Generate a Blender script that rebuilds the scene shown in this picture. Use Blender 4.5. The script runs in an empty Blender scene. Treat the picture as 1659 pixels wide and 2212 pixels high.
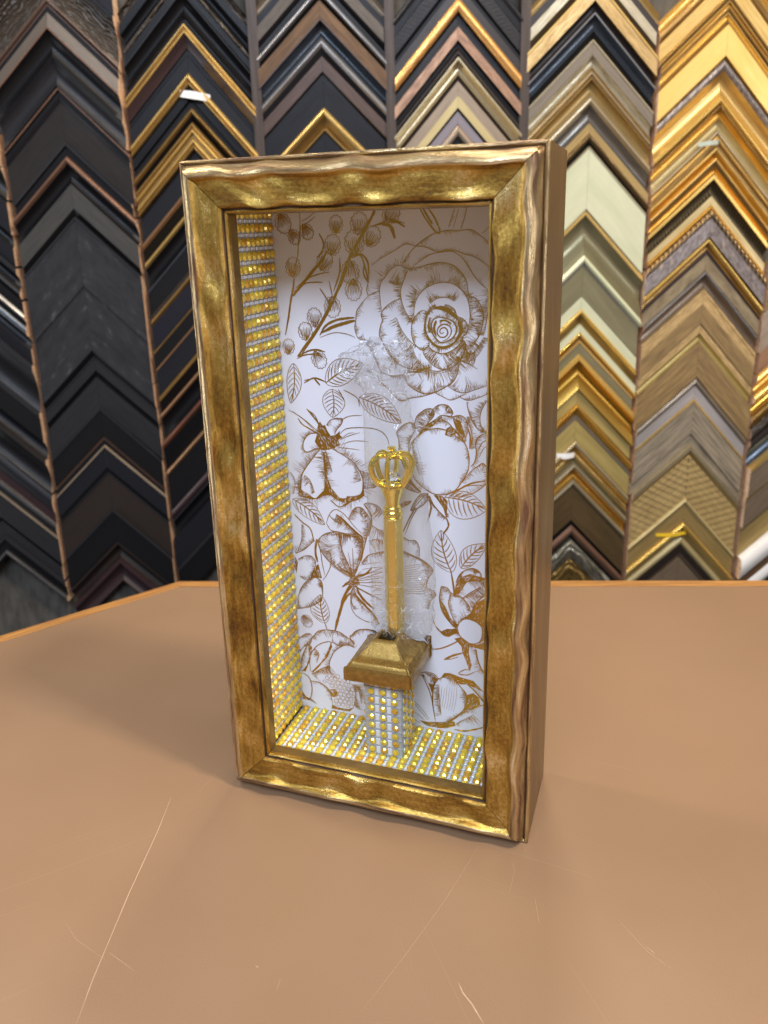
import bpy, bmesh, math, random
from mathutils import Vector, Matrix, noise
from mathutils.geometry import tessellate_polygon
random.seed(7)
SC = bpy.context.scene
COLL = SC.collection

# ---------------------------------------------------------------- camera
CAM_POS = Vector((0.1077, -0.4664, 0.3623))
PITCH, ROLL = 0.2933, -0.0264
fw = Vector((0, math.cos(PITCH), -math.sin(PITCH)))
r0 = Vector((1, 0, 0)); u0 = r0.cross(fw)
rr = r0 * math.cos(ROLL) + u0 * math.sin(ROLL)
uu = -r0 * math.sin(ROLL) + u0 * math.cos(ROLL)
cd = bpy.data.cameras.new('camera')
cam = bpy.data.objects.new('camera', cd); COLL.objects.link(cam)
cam.matrix_world = Matrix(((rr.x, uu.x, -fw.x, CAM_POS.x), (rr.y, uu.y, -fw.y, CAM_POS.y), (rr.z, uu.z, -fw.z, CAM_POS.z), (0, 0, 0, 1)))
cd.sensor_fit = 'HORIZONTAL'; cd.sensor_width = 36
cd.lens = 1721.06 / 1659 * 36
cd.shift_y = -94.18 / 1659
cd.clip_start = 0.02; cd.clip_end = 60
cd.dof.use_dof = True; cd.dof.focus_distance = 0.50; cd.dof.aperture_fstop = 12.5
SC.camera = cam

# ---------------------------------------------------------------- light
w = bpy.data.worlds.new('World'); SC.world = w; w.use_nodes = True
w.node_tree.nodes['Background'].inputs[0].default_value = (1.0, 0.94, 0.90, 1)
w.node_tree.nodes['Background'].inputs[1].default_value = 0.24
def area(name, loc, target, size, size_y, power, col):
    l = bpy.data.lights.new(name, 'AREA'); l.shape = 'RECTANGLE'; l.size = size; l.size_y = size_y
    l.energy = power; l.color = col
    o = bpy.data.objects.new(name, l); COLL.objects.link(o); o.location = loc
    d = Vector(target) - Vector(loc); o.rotation_euler = d.to_track_quat('-Z', 'Y').to_euler()
    return o
area('ceiling_light_front', (-0.10, -1.30, 1.50), (0.1, 0.0, 0.15), 1.1, 0.60, 39, (0.68, 0.80, 1.0))
area('ceiling_light_wall', (0.75, -0.35, 2.0), (0.35, 0.7, 0.3), 1.2, 0.25, 16, (1.0, 0.84, 0.62))
area('ceiling_spot_right', (0.85, -0.55, 1.80), (0.1, 0.0, 0.0), 0.16, 0.16, 26, (1.0, 0.84, 0.66))
area('ceiling_spot_left', (-0.95, 0.50, 1.80), (0.1, 0.0, 0.0), 0.16, 0.16, 11, (1.0, 0.86, 0.70))
area('ceiling_spot_back', (0.25, 0.62, 1.85), (0.1, 0.0, 0.0), 0.16, 0.16, 12, (1.0, 0.86, 0.70))
area('highlight_panel_left', (-2.0, 0.35, 0.10), (0.0, 0.0, 0.20), 0.7, 2.0, 19, (0.95, 0.98, 1.0))  # unseen panel added for the white highlight along the left rail crest
area('highlight_panel_right', (1.80, -1.35, 0.20), (0.2, 0.0, 0.25), 0.6, 2.0, 15, (0.93, 0.90, 1.0))  # added cool panel, out of view, for the right rail's outer slope to reflect
SC.view_settings.view_transform = 'Standard'; SC.view_settings.look = 'None'
SC.view_settings.exposure = 0.0; SC.view_settings.gamma = 1.0
SC.cycles.max_bounces = 8; SC.cycles.transparent_max_bounces = 12
SC.cycles.sample_clamp_indirect = 6.0

# ---------------------------------------------------------------- helpers
def lin(r, g, b):
    f = lambda c: (c / 255 / 12.92) if c / 255 <= .04045 else ((c / 255 + .055) / 1.055) ** 2.4
    return (f(r), f(g), f(b), 1)
def obj(name, verts, faces, mats, parent=None, midx=None, uv=None, smooth=None, loc=None):
    me = bpy.data.meshes.new(name); me.from_pydata(verts, [], faces)
    if not isinstance(mats, (list, tuple)): mats = [mats]
    for m in mats: me.materials.append(m)
    if midx: me.polygons.foreach_set('material_index', midx)
    if uv:
        l = me.uv_layers.new(name='UVMap'); k = 0
        for p in me.polygons:
            for li in p.loop_indices:
                l.data[li].uv = uv[me.loops[li].vertex_index]
    if smooth is not None:
        me.polygons.foreach_set('use_smooth', [True] * len(me.polygons))
        me.set_sharp_from_angle(angle=math.radians(smooth))
    me.update()
    o = bpy.data.objects.new(name, me); COLL.objects.link(o)
    if parent: o.parent = parent
    if loc: o.location = loc
    return o
def fixn(o):
    bm = bmesh.new(); bm.from_mesh(o.data); bmesh.ops.recalc_face_normals(bm, faces=bm.faces); bm.to_mesh(o.data); bm.free(); return o
def empty(name, loc, label, cat, rotz=0, group=None):
    o = bpy.data.objects.new(name, None); COLL.objects.link(o); o.location = loc; o.rotation_euler = (0, 0, rotz)
    o.empty_display_size = .02
    return tag(o, label, cat, group)
def tag(o, label, cat, group=None, kind=None):
    o['label'] = label; o['category'] = cat
    if group: o['group'] = group
    if kind: o['kind'] = kind
    return o
class MB:
    def __init__(s): s.v = []; s.f = []; s.m = []; s.uv = []
    def add(s, vs, fs, m=0, uvs=None):
        b = len(s.v); s.v += [tuple(v) for v in vs]; s.f += [tuple(b + i for i in f) for f in fs]; s.m += [m] * len(fs)
        s.uv += uvs if uvs else [(v[0], v[2]) for v in vs]
    def box(s, x0, x1, y0, y1, z0, z1, m=0):
        vs = [(x, y, z) for x in (x0, x1) for y in (y0, y1) for z in (z0, z1)]
        s.add(vs, [(0, 1, 3, 2), (4, 6, 7, 5), (0, 4, 5, 1), (2, 3, 7, 6), (0, 2, 6, 4), (1, 5, 7, 3)], m)
    def build(s, name, mats, parent=None, smooth=None, loc=None):
        return obj(name, s.v, s.f, mats, parent, s.m, s.uv, smooth, loc)
def lathe(prof, n=32, c=(0, 0)):
    vs = []; fs = []
    for r, z in prof:
        for k in range(n):
            a = 2 * math.pi * k / n; vs.append((c[0] + r * math.cos(a), c[1] + r * math.sin(a), z))
    for i in range(len(prof) - 1):
        for k in range(n):
            a, b = i * n + k, i * n + (k + 1) % n; fs.append((a, b, b + n, a + n))
    return vs, fs
def tube(pts, r, n=8, flat=1.0):
    vs = []; fs = []; P = [Vector(p) for p in pts]; up = Vector((0, 0, 1))
    for i, p in enumerate(P):
        t = (P[min(i + 1, len(P) - 1)] - P[max(i - 1, 0)]).normalized()
        s = t.cross(Vector((0, 1, 0.01))).normalized() if abs(t.y) < .9 else t.cross(up).normalized()
        q = t.cross(s)
        rad = r(i / (len(P) - 1)) if callable(r) else r
        for k in range(n):
            a = 2 * math.pi * k / n; vs.append(p + s * rad * math.cos(a) + q * rad * flat * math.sin(a))
    for i in range(len(P) - 1):
        for k in range(n):
            a, b = i * n + k, i * n + (k + 1) % n; fs.append((a, b, b + n, a + n))
    fs.append(tuple(range(n))[::-1]); fs.append(tuple(len(vs) - n + k for k in range(n)))
    return vs, fs
_ico = []
def ball(c, r):
    if not _ico:
        bm = bmesh.new(); bmesh.ops.create_icosphere(bm, subdivisions=1, radius=1)
        _ico.append([v.co.copy() for v in bm.verts]); _ico.append([tuple(v.index for v in f.verts) for f in bm.faces]); bm.free()
    return [(c[0] + v.x * r, c[1] + v.y * r, c[2] + v.z * r) for v in _ico[0]], _ico[1]

# ---------------------------------------------------------------- materials
def nt(name):
    m = bpy.data.materials.new(name); m.use_nodes = True
    n = m.node_tree; b = n.nodes['Principled BSDF']
    return m, n, b
def surf(name, c1, c2=None, metal=0., rough=.4, sc=(30, 400), det=6, bump=0., bsc=None, pat=None, patsc=200, patbump=.3, patmix=0, lo=.35, hi=.65, spec=.5, rvar=.1, coat=0, coords='UV', c3=None):
    m, n, b = nt(name); N = n.nodes.new; Lk = n.links.new
    b.inputs['Metallic'].default_value = metal; b.inputs['Roughness'].default_value = rough
    b.inputs['Specular IOR Level'].default_value = spec; b.inputs['Coat Weight'].default_value = coat
    b.inputs['Base Color'].default_value = c1
    tc = N('ShaderNodeTexCoord'); mp = N('ShaderNodeMapping'); Lk(tc.outputs[coords], mp.inputs[0])
    mp.inputs['Scale'].default_value = (sc[0], sc[1], sc[0] if coords == 'Object' and len(sc) < 3 else (sc[2] if len(sc) > 2 else 1))
    oi = N('ShaderNodeObjectInfo'); ad = N('ShaderNodeVectorMath'); ad.operation = 'ADD'
    ml = N('ShaderNodeMath'); ml.operation = 'MULTIPLY'; ml.inputs[1].default_value = 37.0
    Lk(oi.outputs['Random'], ml.inputs[0]); Lk(mp.outputs[0], ad.inputs[0]); Lk(ml.outputs[0], ad.inputs[1])
    no = N('ShaderNodeTexNoise'); no.inputs['Scale'].default_value = 1; no.inputs['Detail'].default_value = det; no.inputs['Roughness'].default_value = .62
    Lk(ad.outputs[0], no.inputs['Vector'])
    cr = N('ShaderNodeValToRGB'); e = cr.color_ramp.elements
    e[0].position = lo; e[0].color = c2 if c2 else tuple(x * .8 for x in c1[:3]) + (1,)
    e[1].position = hi; e[1].color = c1
    if c3:
        x = e.new(min(.97, hi + .12)); x.color = c3
    Lk(no.outputs[0], cr.inputs[0])
    mr = N('ShaderNodeMapRange'); mr.inputs[1].default_value = .3; mr.inputs[2].default_value = .7
    mr.inputs[3].default_value = rough + rvar; mr.inputs[4].default_value = max(.03, rough - rvar)
    Lk(no.outputs[0], mr.inputs[0]); Lk(mr.outputs[0], b.inputs['Roughness'])
    last = None; colout = cr.outputs[0]
    if bump:
        bn = N('ShaderNodeTexNoise'); bn.inputs['Detail'].default_value = 4
        mp2 = N('ShaderNodeMapping'); mp2.inputs['Scale'].default_value = bsc or (200, 900, 1); Lk(tc.outputs[coords], mp2.inputs[0]); Lk(mp2.outputs[0], bn.inputs['Vector']); bn.inputs['Scale'].default_value = 1
        bp = N('ShaderNodeBump'); bp.inputs['Strength'].default_value = bump; bp.inputs['Distance'].default_value = .001
        Lk(bn.outputs[0], bp.inputs['Height']); last = bp
    if pat:
        if pat == 'voronoi':
            t = N('ShaderNodeTexVoronoi'); t.inputs['Scale'].default_value = patsc; o_ = t.outputs['Distance']
        elif pat == 'scroll':
            t = N('ShaderNodeTexWave'); t.wave_type = 'RINGS'; t.inputs['Scale'].default_value = patsc; t.inputs['Distortion'].default_value = 9; t.inputs['Detail'].default_value = 2; o_ = t.outputs['Fac']
        elif pat == 'checker':
            t = N('ShaderNodeTexBrick'); t.inputs['Scale'].default_value = patsc; t.inputs['Mortar Size'].default_value = .1; t.inputs['Mortar Smooth'].default_value = .8
            t.inputs['Brick Width'].default_value = .9; t.inputs['Row Height'].default_value = .45
            t.inputs['Color1'].default_value = (1, 1, 1, 1); t.inputs['Color2'].default_value = (.8, .8, .8, 1); t.inputs['Mortar'].default_value = (0, 0, 0, 1); o_ = t.outputs['Color']
        else:
            t = N('ShaderNodeTexWave'); t.bands_direction = 'X'; t.inputs['Scale'].default_value = patsc; t.inputs['Distortion'].default_value = 1.0; o_ = t.outputs['Fac']
        Lk(tc.outputs[coords], t.inputs['Vector'])
        bp = N('ShaderNodeBump'); bp.inputs['Strength'].default_value = patbump; bp.inputs['Distance'].default_value = .002
        Lk(o_, bp.inputs['Height'])
        if last: Lk(last.outputs[0], bp.inputs['Normal'])
        last = bp
        if patmix:
            mx = N('ShaderNodeMixRGB'); mx.blend_type = 'MULTIPLY'; mx.inputs[0].default_value = patmix
            Lk(colout, mx.inputs[1]); Lk(o_, mx.inputs[2]); colout = mx.outputs[0]
    if last: Lk(last.outputs[0], b.inputs['Normal'])
    Lk(colout, b.inputs['Base Color'])
    return m
def c(r, g, b): return (r, g, b, 1)
MT = {}
def D(k, *a, **q): MT[k] = surf('finish_' + k, *a, **q)
# blacks and browns
D('blk', c(.007, .007, .008), c(.004, .004, .005), spec=.25, rough=.42, bump=.1)
D('blk2', c(.010, .011, .015), c(.007, .007, .009), spec=.25, rough=.5, bump=.1)
D('blues', c(.010, .013, .026), c(.008, .010, .016), rough=.42)
D('char', c(.020, .020, .023), c(.011, .011, .013), spec=.3, rough=.48, bump=.15)
D('wchar', c(.023, .023, .026), c(.013, .013, .015), spec=.3, rough=.6, sc=(40, 60), bump=.3, c3=c(.075, .072, .066), hi=.6)
D('leath', c(.020, .016, .014), c(.013, .010, .009), spec=.25, rough=.55, bump=.3, bsc=(900, 900, 1))
D('leathg', c(.050, .046, .038), c(.025, .023, .020), rough=.5, bump=.3, bsc=(900, 900, 1))
D('leatht', c(.085, .068, .055), c(.06, .048, .04), rough=.42, bump=.2)
D('dkb', c(.026, .017, .013), c(.012, .008, .007), rough=.42, bump=.2)
D('brn', c(.080, .040, .024), c(.045, .024, .016), rough=.45, bump=.3)
D('mar', c(.045, .022, .024), c(.020, .010, .012), rough=.4)
D('rust', c(.16, .050, .022), c(.06, .025, .015), metal=.3, rough=.4)
D('cop', c(.22, .12, .075), c(.12, .06, .04), metal=.5, rough=.42, bump=.3)
D('coptan', c(.42, .24, .14), c(.20, .12, .085), metal=.5, rough=.42, sc=(60, 160), bump=.3)
D('ornb', c(.085, .060, .038), c(.030, .022, .016), rough=.45, pat='scroll', patsc=55, patbump=.8, patmix=.5)
D('woodd', c(.11, .088, .068), c(.05, .040, .030), rough=.55, sc=(40, 700), bump=.5)
D('woodb', c(.16, .088, .040), c(.075, .042, .022), metal=.35, rough=.5, bump=.7, bsc=(700, 900, 1))
D('woodb2', c(.34, .22, .08), c(.11, .065, .026), metal=.1, rough=.5, sc=(25, 500), bump=.4, c3=c(.46, .35, .14))
D('woodg', c(.33, .27, .18), c(.11, .085, .058), rough=.55, sc=(22, 320), bump=.5)
D('woodo', c(.30, .235, .13), c(.15, .11, .06), metal=.3, rough=.5, sc=(40, 80), bump=.3)
D('baskd', c(.032, .028, .030), c(.015, .014, .015), rough=.4, pat='checker', patsc=170, patbump=.9)
D('baskg', c(.85, .60, .25), c(.62, .42, .16), metal=.25, rough=.4, pat='checker', patsc=85, patbump=1.0, patmix=.75)
# metals
D('gold', c(.84, .59, .21), c(.56, .36, .11), metal=.85, rough=.36, bump=.15)
D('gold2', c(.92, .65, .20), c(.78, .50, .12), metal=.8, rough=.28, bump=.1)
D('goldf', c(.90, .62, .20), c(.78, .50, .14), metal=.7, rough=.42, sc=(20, 60))
D('gwood', c(.66, .46, .20), c(.34, .22, .085), metal=.55, rough=.42, sc=(60, 300), bump=.5)
D('ogold', c(.42, .26, .085), c(.20, .12, .04), metal=.8, rough=.38, bump=.2)
D('orgg', c(.92, .52, .17), c(.60, .30, .10), metal=.75, rough=.33, sc=(60, 120), bump=.3)
D('org', c(.82, .47, .09), c(.55, .29, .05), metal=.8, rough=.3)
D('amber', c(.60, .35, .06), c(.42, .23, .03), metal=.8, rough=.28, sc=(12, 40))
D('amber2', c(.74, .46, .10), c(.54, .31, .06), metal=.8, rough=.3, sc=(12, 40))
D('brz', c(.36, .20, .10), c(.20, .105, .055), metal=.6, rough=.4)
D('brzo', c(.46, .32, .12), c(.28, .19, .07), metal=.4, rough=.38, sc=(15, 120))
D('brzd', c(.22, .145, .065), c(.13, .085, .038), metal=.6, rough=.38, sc=(12, 60))
D('olv', c(.27, .245, .14), c(.18, .16, .085), metal=.5, rough=.38, sc=(12, 60))
D('olvg', c(.52, .40, .14), c(.35, .26, .085), metal=.35, rough=.38, sc=(15, 100))
D('celad', c(.62, .62, .42), c(.50, .52, .33), metal=.15, rough=.36, sc=(12, 40))
D('cham', c(.62, .52, .33), c(.40, .32, .19), metal=.75, rough=.32, bump=.1)
D('cham2', c(.62, .50, .25), c(.44, .34, .15), metal=.4, rough=.36, sc=(15, 80))
D('sil', c(.80, .78, .72), c(.6, .58, .52), metal=.9, rough=.25)
D('sil2', c(.46, .43, .41), c(.34, .31, .29), metal=.5, rough=.4, sc=(15, 100))
D('pew', c(.34, .33, .32), c(.18, .17, .165), metal=.75, rough=.33)
D('pewb', c(.30, .25, .19), c(.18, .145, .105), metal=.6, rough=.36)
D('pewg', c(.56, .50, .36), c(.34, .29, .19), metal=.6, rough=.4, sc=(50, 200), bump=.3)
D('slate', c(.085, .10, .115), c(.040, .045, .055), metal=.6, rough=.27)
D('slate2', c(.26, .24, .205), c(.15, .135, .115), metal=.7, rough=.3)
D('taup', c(.34, .265, .185), c(.22, .165, .115), metal=.3, rough=.42)
D('taupd', c(.24, .175, .115), c(.15, .108, .07), metal=.3, rough=.4)
D('lav', c(.25, .22, .235), c(.18, .155, .165), metal=.3, rough=.42)
D('wht', c(.80, .77, .73), c(.72, .69, .64), rough=.25)
D('rope', c(.55, .38, .17), c(.22, .14, .08), metal=.7, rough=.35, pat='wave', patsc=110, patbump=1.0, patmix=.7)
D('beadg', c(.78, .50, .17), c(.45, .27, .09), metal=.8, rough=.35, pat='wave', patsc=95, patbump=.9, patmix=.6)
D('reed', c(.17, .125, .06), c(.09, .065, .032), metal=.5, rough=.4, pat='wave', patsc=60, patbump=.9, patmix=.5)
D('ornsg', c(.34, .30, .28), c(.15, .12, .11), metal=.6, rough=.38, sc=(150, 150), bump=1.0, bsc=(500, 500, 1), c3=c(.75, .50, .2), hi=.6)
D('scal', c(.66, .44, .18), c(.18, .14, .12), metal=.7, rough=.38, pat='wave', patsc=38, patbump=1.0, patmix=.5)
D('orns', c(.85, .82, .68), c(.35, .31, .22), metal=.9, rough=.22, sc=(60, 60), pat='scroll', patsc=26, patbump=.5)
D('orng', c(.85, .58, .20), c(.35, .2, .06), metal=.9, rough=.25, sc=(80, 80), pat='scroll', patsc=26, patbump=.5)
M_END = surf('raw_wood_end', c(.78, .56, .38), c(.55, .36, .22), rough=.7, sc=(300, 60, 300), coords='Object')
M_FELT = surf('grey_felt', c(.105, .098, .085), c(.06, .055, .048), rough=.95, sc=(90, 90, 30), coords='Object', spec=.1, det=10)
M_POST = surf('dark_stained_wood', c(.060, .036, .021), c(.030, .018, .011), rough=.5, sc=(200, 200, 12), coords='Object', bump=.2, bsc=(400, 400, 40))
M_OAK = surf('oak_edge', c(.50, .25, .075), c(.14, .05, .014), rough=.38, sc=(16, 420), bump=.3, bsc=(60, 2000, 1), lo=.3, hi=.62)
M_SIDE = surf('bronze_painted_wood', c(.20, .122, .052), c(.16, .096, .040), metal=.5, rough=.36, sc=(40, 40, 8), coords='Object', rvar=.06)
M_SATIN = surf('satin_gold_paint', c(.46, .30, .085), c(.30, .18, .048), metal=.85, rough=.32, sc=(250, 250, 250), coords='Object', bump=.1, bsc=(900, 900, 900))
M_PLASTER = surf('painted_floor', c(.16, .14, .12), c(.12, .10, .085), rough=.7, sc=(4, 4, 4), coords='Object')

def leaf_material():
    """distressed gold leaf over umber: broad patches along the rail, fine scratches, dark worn hollows"""
    m, n, b = nt('antique_gold_leaf'); N = n.nodes.new; Lk = n.links.new
    tc = N('ShaderNodeTexCoord'); oi = N('ShaderNodeObjectInfo')
    ml = N('ShaderNodeMath'); ml.operation = 'MULTIPLY'; ml.inputs[1].default_value = 9.0; Lk(oi.outputs['Random'], ml.inputs[0])
    def noi(sx, sy, det, ro):
        mp = N('ShaderNodeMapping'); mp.inputs['Scale'].default_value = (sx, sy, 1); Lk(tc.outputs['UV'], mp.inputs[0])
        ad = N('ShaderNodeVectorMath'); ad.operation = 'ADD'; Lk(mp.outputs[0], ad.inputs[0]); Lk(ml.outputs[0], ad.inputs[1])
        t = N('ShaderNodeTexNoise'); t.inputs['Scale'].default_value = 1; t.inputs['Detail'].default_value = det; t.inputs['Roughness'].default_value = ro
        Lk(ad.outputs[0], t.inputs['Vector']); return t.outputs[0]
    broad = noi(30, 40, 2, .5); streak = noi(60, 500, 4, .6); fine = noi(420, 700, 6, .78)
    a1 = N('ShaderNodeMath'); a1.operation = 'MULTIPLY_ADD'; Lk(streak, a1.inputs[0]); a1.inputs[1].default_value = .45; Lk(broad, a1.inputs[2])
    a2 = N('ShaderNodeMath'); a2.operation = 'MULTIPLY_ADD'; Lk(fine, a2.inputs[0]); a2.inputs[1].default_value = .85; Lk(a1.outputs[0], a2.inputs[2])
    mr = N('ShaderNodeMapRange'); mr.inputs[1].default_value = .78; mr.inputs[2].default_value = 1.46; Lk(a2.outputs[0], mr.inputs[0])
    cr = N('ShaderNodeValToRGB'); e = cr.color_ramp.elements
    e[0].position = 0; e[0].color = c(.10, .050, .022); e[1].position = 1; e[1].color = c(.84, .64, .32)
    for p, q in ((.25, c(.22, .120, .030)), (.45, c(.36, .215, .042)), (.70, c(.56, .365, .090))):
        x = e.new(p); x.color = q
    Lk(mr.outputs[0], cr.inputs[0]); Lk(cr.outputs[0], b.inputs['Base Color'])
    b.inputs['Metallic'].default_value = .88
    r = N('ShaderNodeMapRange'); r.inputs[3].default_value = .38; r.inputs[4].default_value = .23; Lk(mr.outputs[0], r.inputs[0]); Lk(r.outputs[0], b.inputs['Roughness'])
    bp = N('ShaderNodeBump'); bp.inputs['Strength'].default_value = .6; bp.inputs['Distance'].default_value = .0007; Lk(a2.outputs[0], bp.inputs['Height'])
    Lk(bp.outputs[0], b.inputs['Normal'])
    return m
M_LEAF = leaf_material()
M_RUB = surf('rubbed_champagne_leaf', c(.64, .48, .24), c(.19, .105, .065), metal=.88, rough=.30, sc=(26, 260), lo=.36, hi=.60, det=5, bump=.35, bsc=(160, 1600, 1), c3=c(.86, .77, .58), rvar=.08)
M_SIGHT = surf('dull_gold_sight_edge', c(.30, .19, .060), c(.18, .11, .035), metal=.7, rough=.42, sc=(60, 500))
M_UMBER = surf('umber_wax', c(.16, .09, .045), c(.05, .028, .018), metal=.5, rough=.45, sc=(120, 600), lo=.3, hi=.7)
def simple(name, col, metal=0, rough=.4, coat=0, spec=.5, bump=None):
    m, n, b = nt(name); b.inputs['Base Color'].default_value = col; b.inputs['Metallic'].default_value = metal
    b.inputs['Roughness'].default_value = rough; b.inputs['Coat Weight'].default_value = coat; b.inputs['Specular IOR Level'].default_value = spec
    if bump:
        t = n.nodes.new('ShaderNodeTexNoise'); tc = n.nodes.new('ShaderNodeTexCoord'); t.inputs['Scale'].default_value = bump[0]; t.inputs['Detail'].default_value = 5
        n.links.new(tc.outputs['Object'], t.inputs['Vector']); bp = n.nodes.new('ShaderNodeBump'); bp.inputs['Strength'].default_value = bump[1]; bp.inputs['Distance'].default_value = .001
        n.links.new(t.outputs[0], bp.inputs['Height']); n.links.new(bp.outputs[0], b.inputs['Normal'])
    return m
M_PAPER = simple('white_card', c(.79, .80, .88), rough=.55, spec=.3, bump=(60, .08))
M_FOIL = surf('gold_foil_print', c(.66, .43, .085), c(.40, .235, .045), metal=.92, rough=.32, sc=(14, 14, 14), coords='Object', rvar=.12, bump=.5, bsc=(38, 38, 38))
M_GEM = simple('amber_rhinestone', c(.86, .64, .06), metal=.45, rough=.22, coat=1.0)
M_GEM2 = simple('deep_amber_rhinestone', c(.74, .42, .035), metal=.45, rough=.22, coat=1.0)
M_PAD = simple('white_netting', c(.70, .73, .77), rough=.3, coat=.6)
M_WEB = simple('grey_netting_web', c(.48, .51, .52), metal=.3, rough=.3)
M_BRASS = simple('polished_gold', c(.93, .75, .16), metal=1, rough=.17, bump=(500, .12))
M_BRASS2 = simple('hammered_gold', c(.92, .76, .24), metal=1, rough=.30, bump=(900, .9))
M_CLEAR = simple('clear_jewel', c(.9, .9, .92), rough=.03); M_CLEAR.node_tree.nodes['Principled BSDF'].inputs['Transmission Weight'].default_value = .9
M_TAG = simple('white_tag', c(.82, .80, .76), rough=.5); M_TAGG = simple('green_tag', c(.42, .47, .38), rough=.5); M_TAGY = simple('yellow_ribbon', c(.85, .55, .03), rough=.35)
def laminate():
    m, n, b = nt('tan_laminate'); N = n.nodes.new; Lk = n.links.new
    tc = N('ShaderNodeTexCoord')
    t = N('ShaderNodeTexNoise'); t.inputs['Scale'].default_value = 5; t.inputs['Detail'].default_value = 4; Lk(tc.outputs['Object'], t.inputs['Vector'])
    cr = N('ShaderNodeValToRGB'); e = cr.color_ramp.elements; e[0].position = .3; e[0].color = c(.228, .140, .080); e[1].position = .7; e[1].color = c(.254, .156, .090)
    Lk(t.outputs[0], cr.inputs[0])
    g = N('ShaderNodeTexNoise'); g.inputs['Scale'].default_value = 1400; g.inputs['Detail'].default_value = 2; Lk(tc.outputs['Object'], g.inputs['Vector'])
    mx = N('ShaderNodeMixRGB'); mx.blend_type = 'OVERLAY'; mx.inputs[0].default_value = .14; Lk(cr.outputs[0], mx.inputs[1]); Lk(g.outputs[0], mx.inputs[2])
    col = mx.outputs[0]
    for ang_, sc_, thr_ in ((.5, (2.2, 420), .70), (1.9, (3.0, 520), .71), (2.7, (4.0, 300), .715)):
        mp = N('ShaderNodeMapping'); mp.vector_type = 'TEXTURE'; mp.inputs['Rotation'].default_value = (0, 0, ang_); mp2 = N('ShaderNodeMapping'); mp2.inputs['Scale'].default_value = (sc_[0], sc_[1], 1)
        Lk(tc.outputs['Object'], mp.inputs[0]); Lk(mp.outputs[0], mp2.inputs[0]); q = N('ShaderNodeTexNoise'); q.inputs['Scale'].default_value = 1; q.inputs['Detail'].default_value = 3; q.inputs['Distortion'].default_value = .15; Lk(mp2.outputs[0], q.inputs['Vector'])
        rm = N('ShaderNodeMapRange'); rm.inputs[1].default_value = thr_ - .01; rm.inputs[2].default_value = thr_ + .04; rm.inputs[4].default_value = .07; Lk(q.outputs[0], rm.inputs[0])
        mm = N('ShaderNodeMixRGB'); mm.inputs[2].default_value = c(.55, .40, .28); Lk(rm.outputs[0], mm.inputs[0]); Lk(col, mm.inputs[1]); col = mm.outputs[0]
    Lk(col, b.inputs['Base Color'])
    s = N('ShaderNodeTexNoise'); s.inputs['Scale'].default_value = 9; s.inputs['Detail'].default_value = 8; Lk(tc.outputs['Object'], s.inputs['Vector'])
    mr = N('ShaderNodeMapRange'); mr.inputs[1].default_value = .3; mr.inputs[2].default_value = .7; mr.inputs[3].default_value = .30; mr.inputs[4].default_value = .50
    Lk(s.outputs[0], mr.inputs[0]); Lk(mr.outputs[0], b.inputs['Roughness'])
    bp = N('ShaderNodeBump'); bp.inputs['Strength'].default_value = .05; bp.inputs['Distance'].default_value = .0005; Lk(g.outputs[0], bp.inputs['Height']); Lk(bp.outputs[0], b.inputs['Normal'])
    return m
M_LAM = laminate()
M_SCR = simple('scratched_laminate', c(.52, .35, .23), rough=.6)
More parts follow.
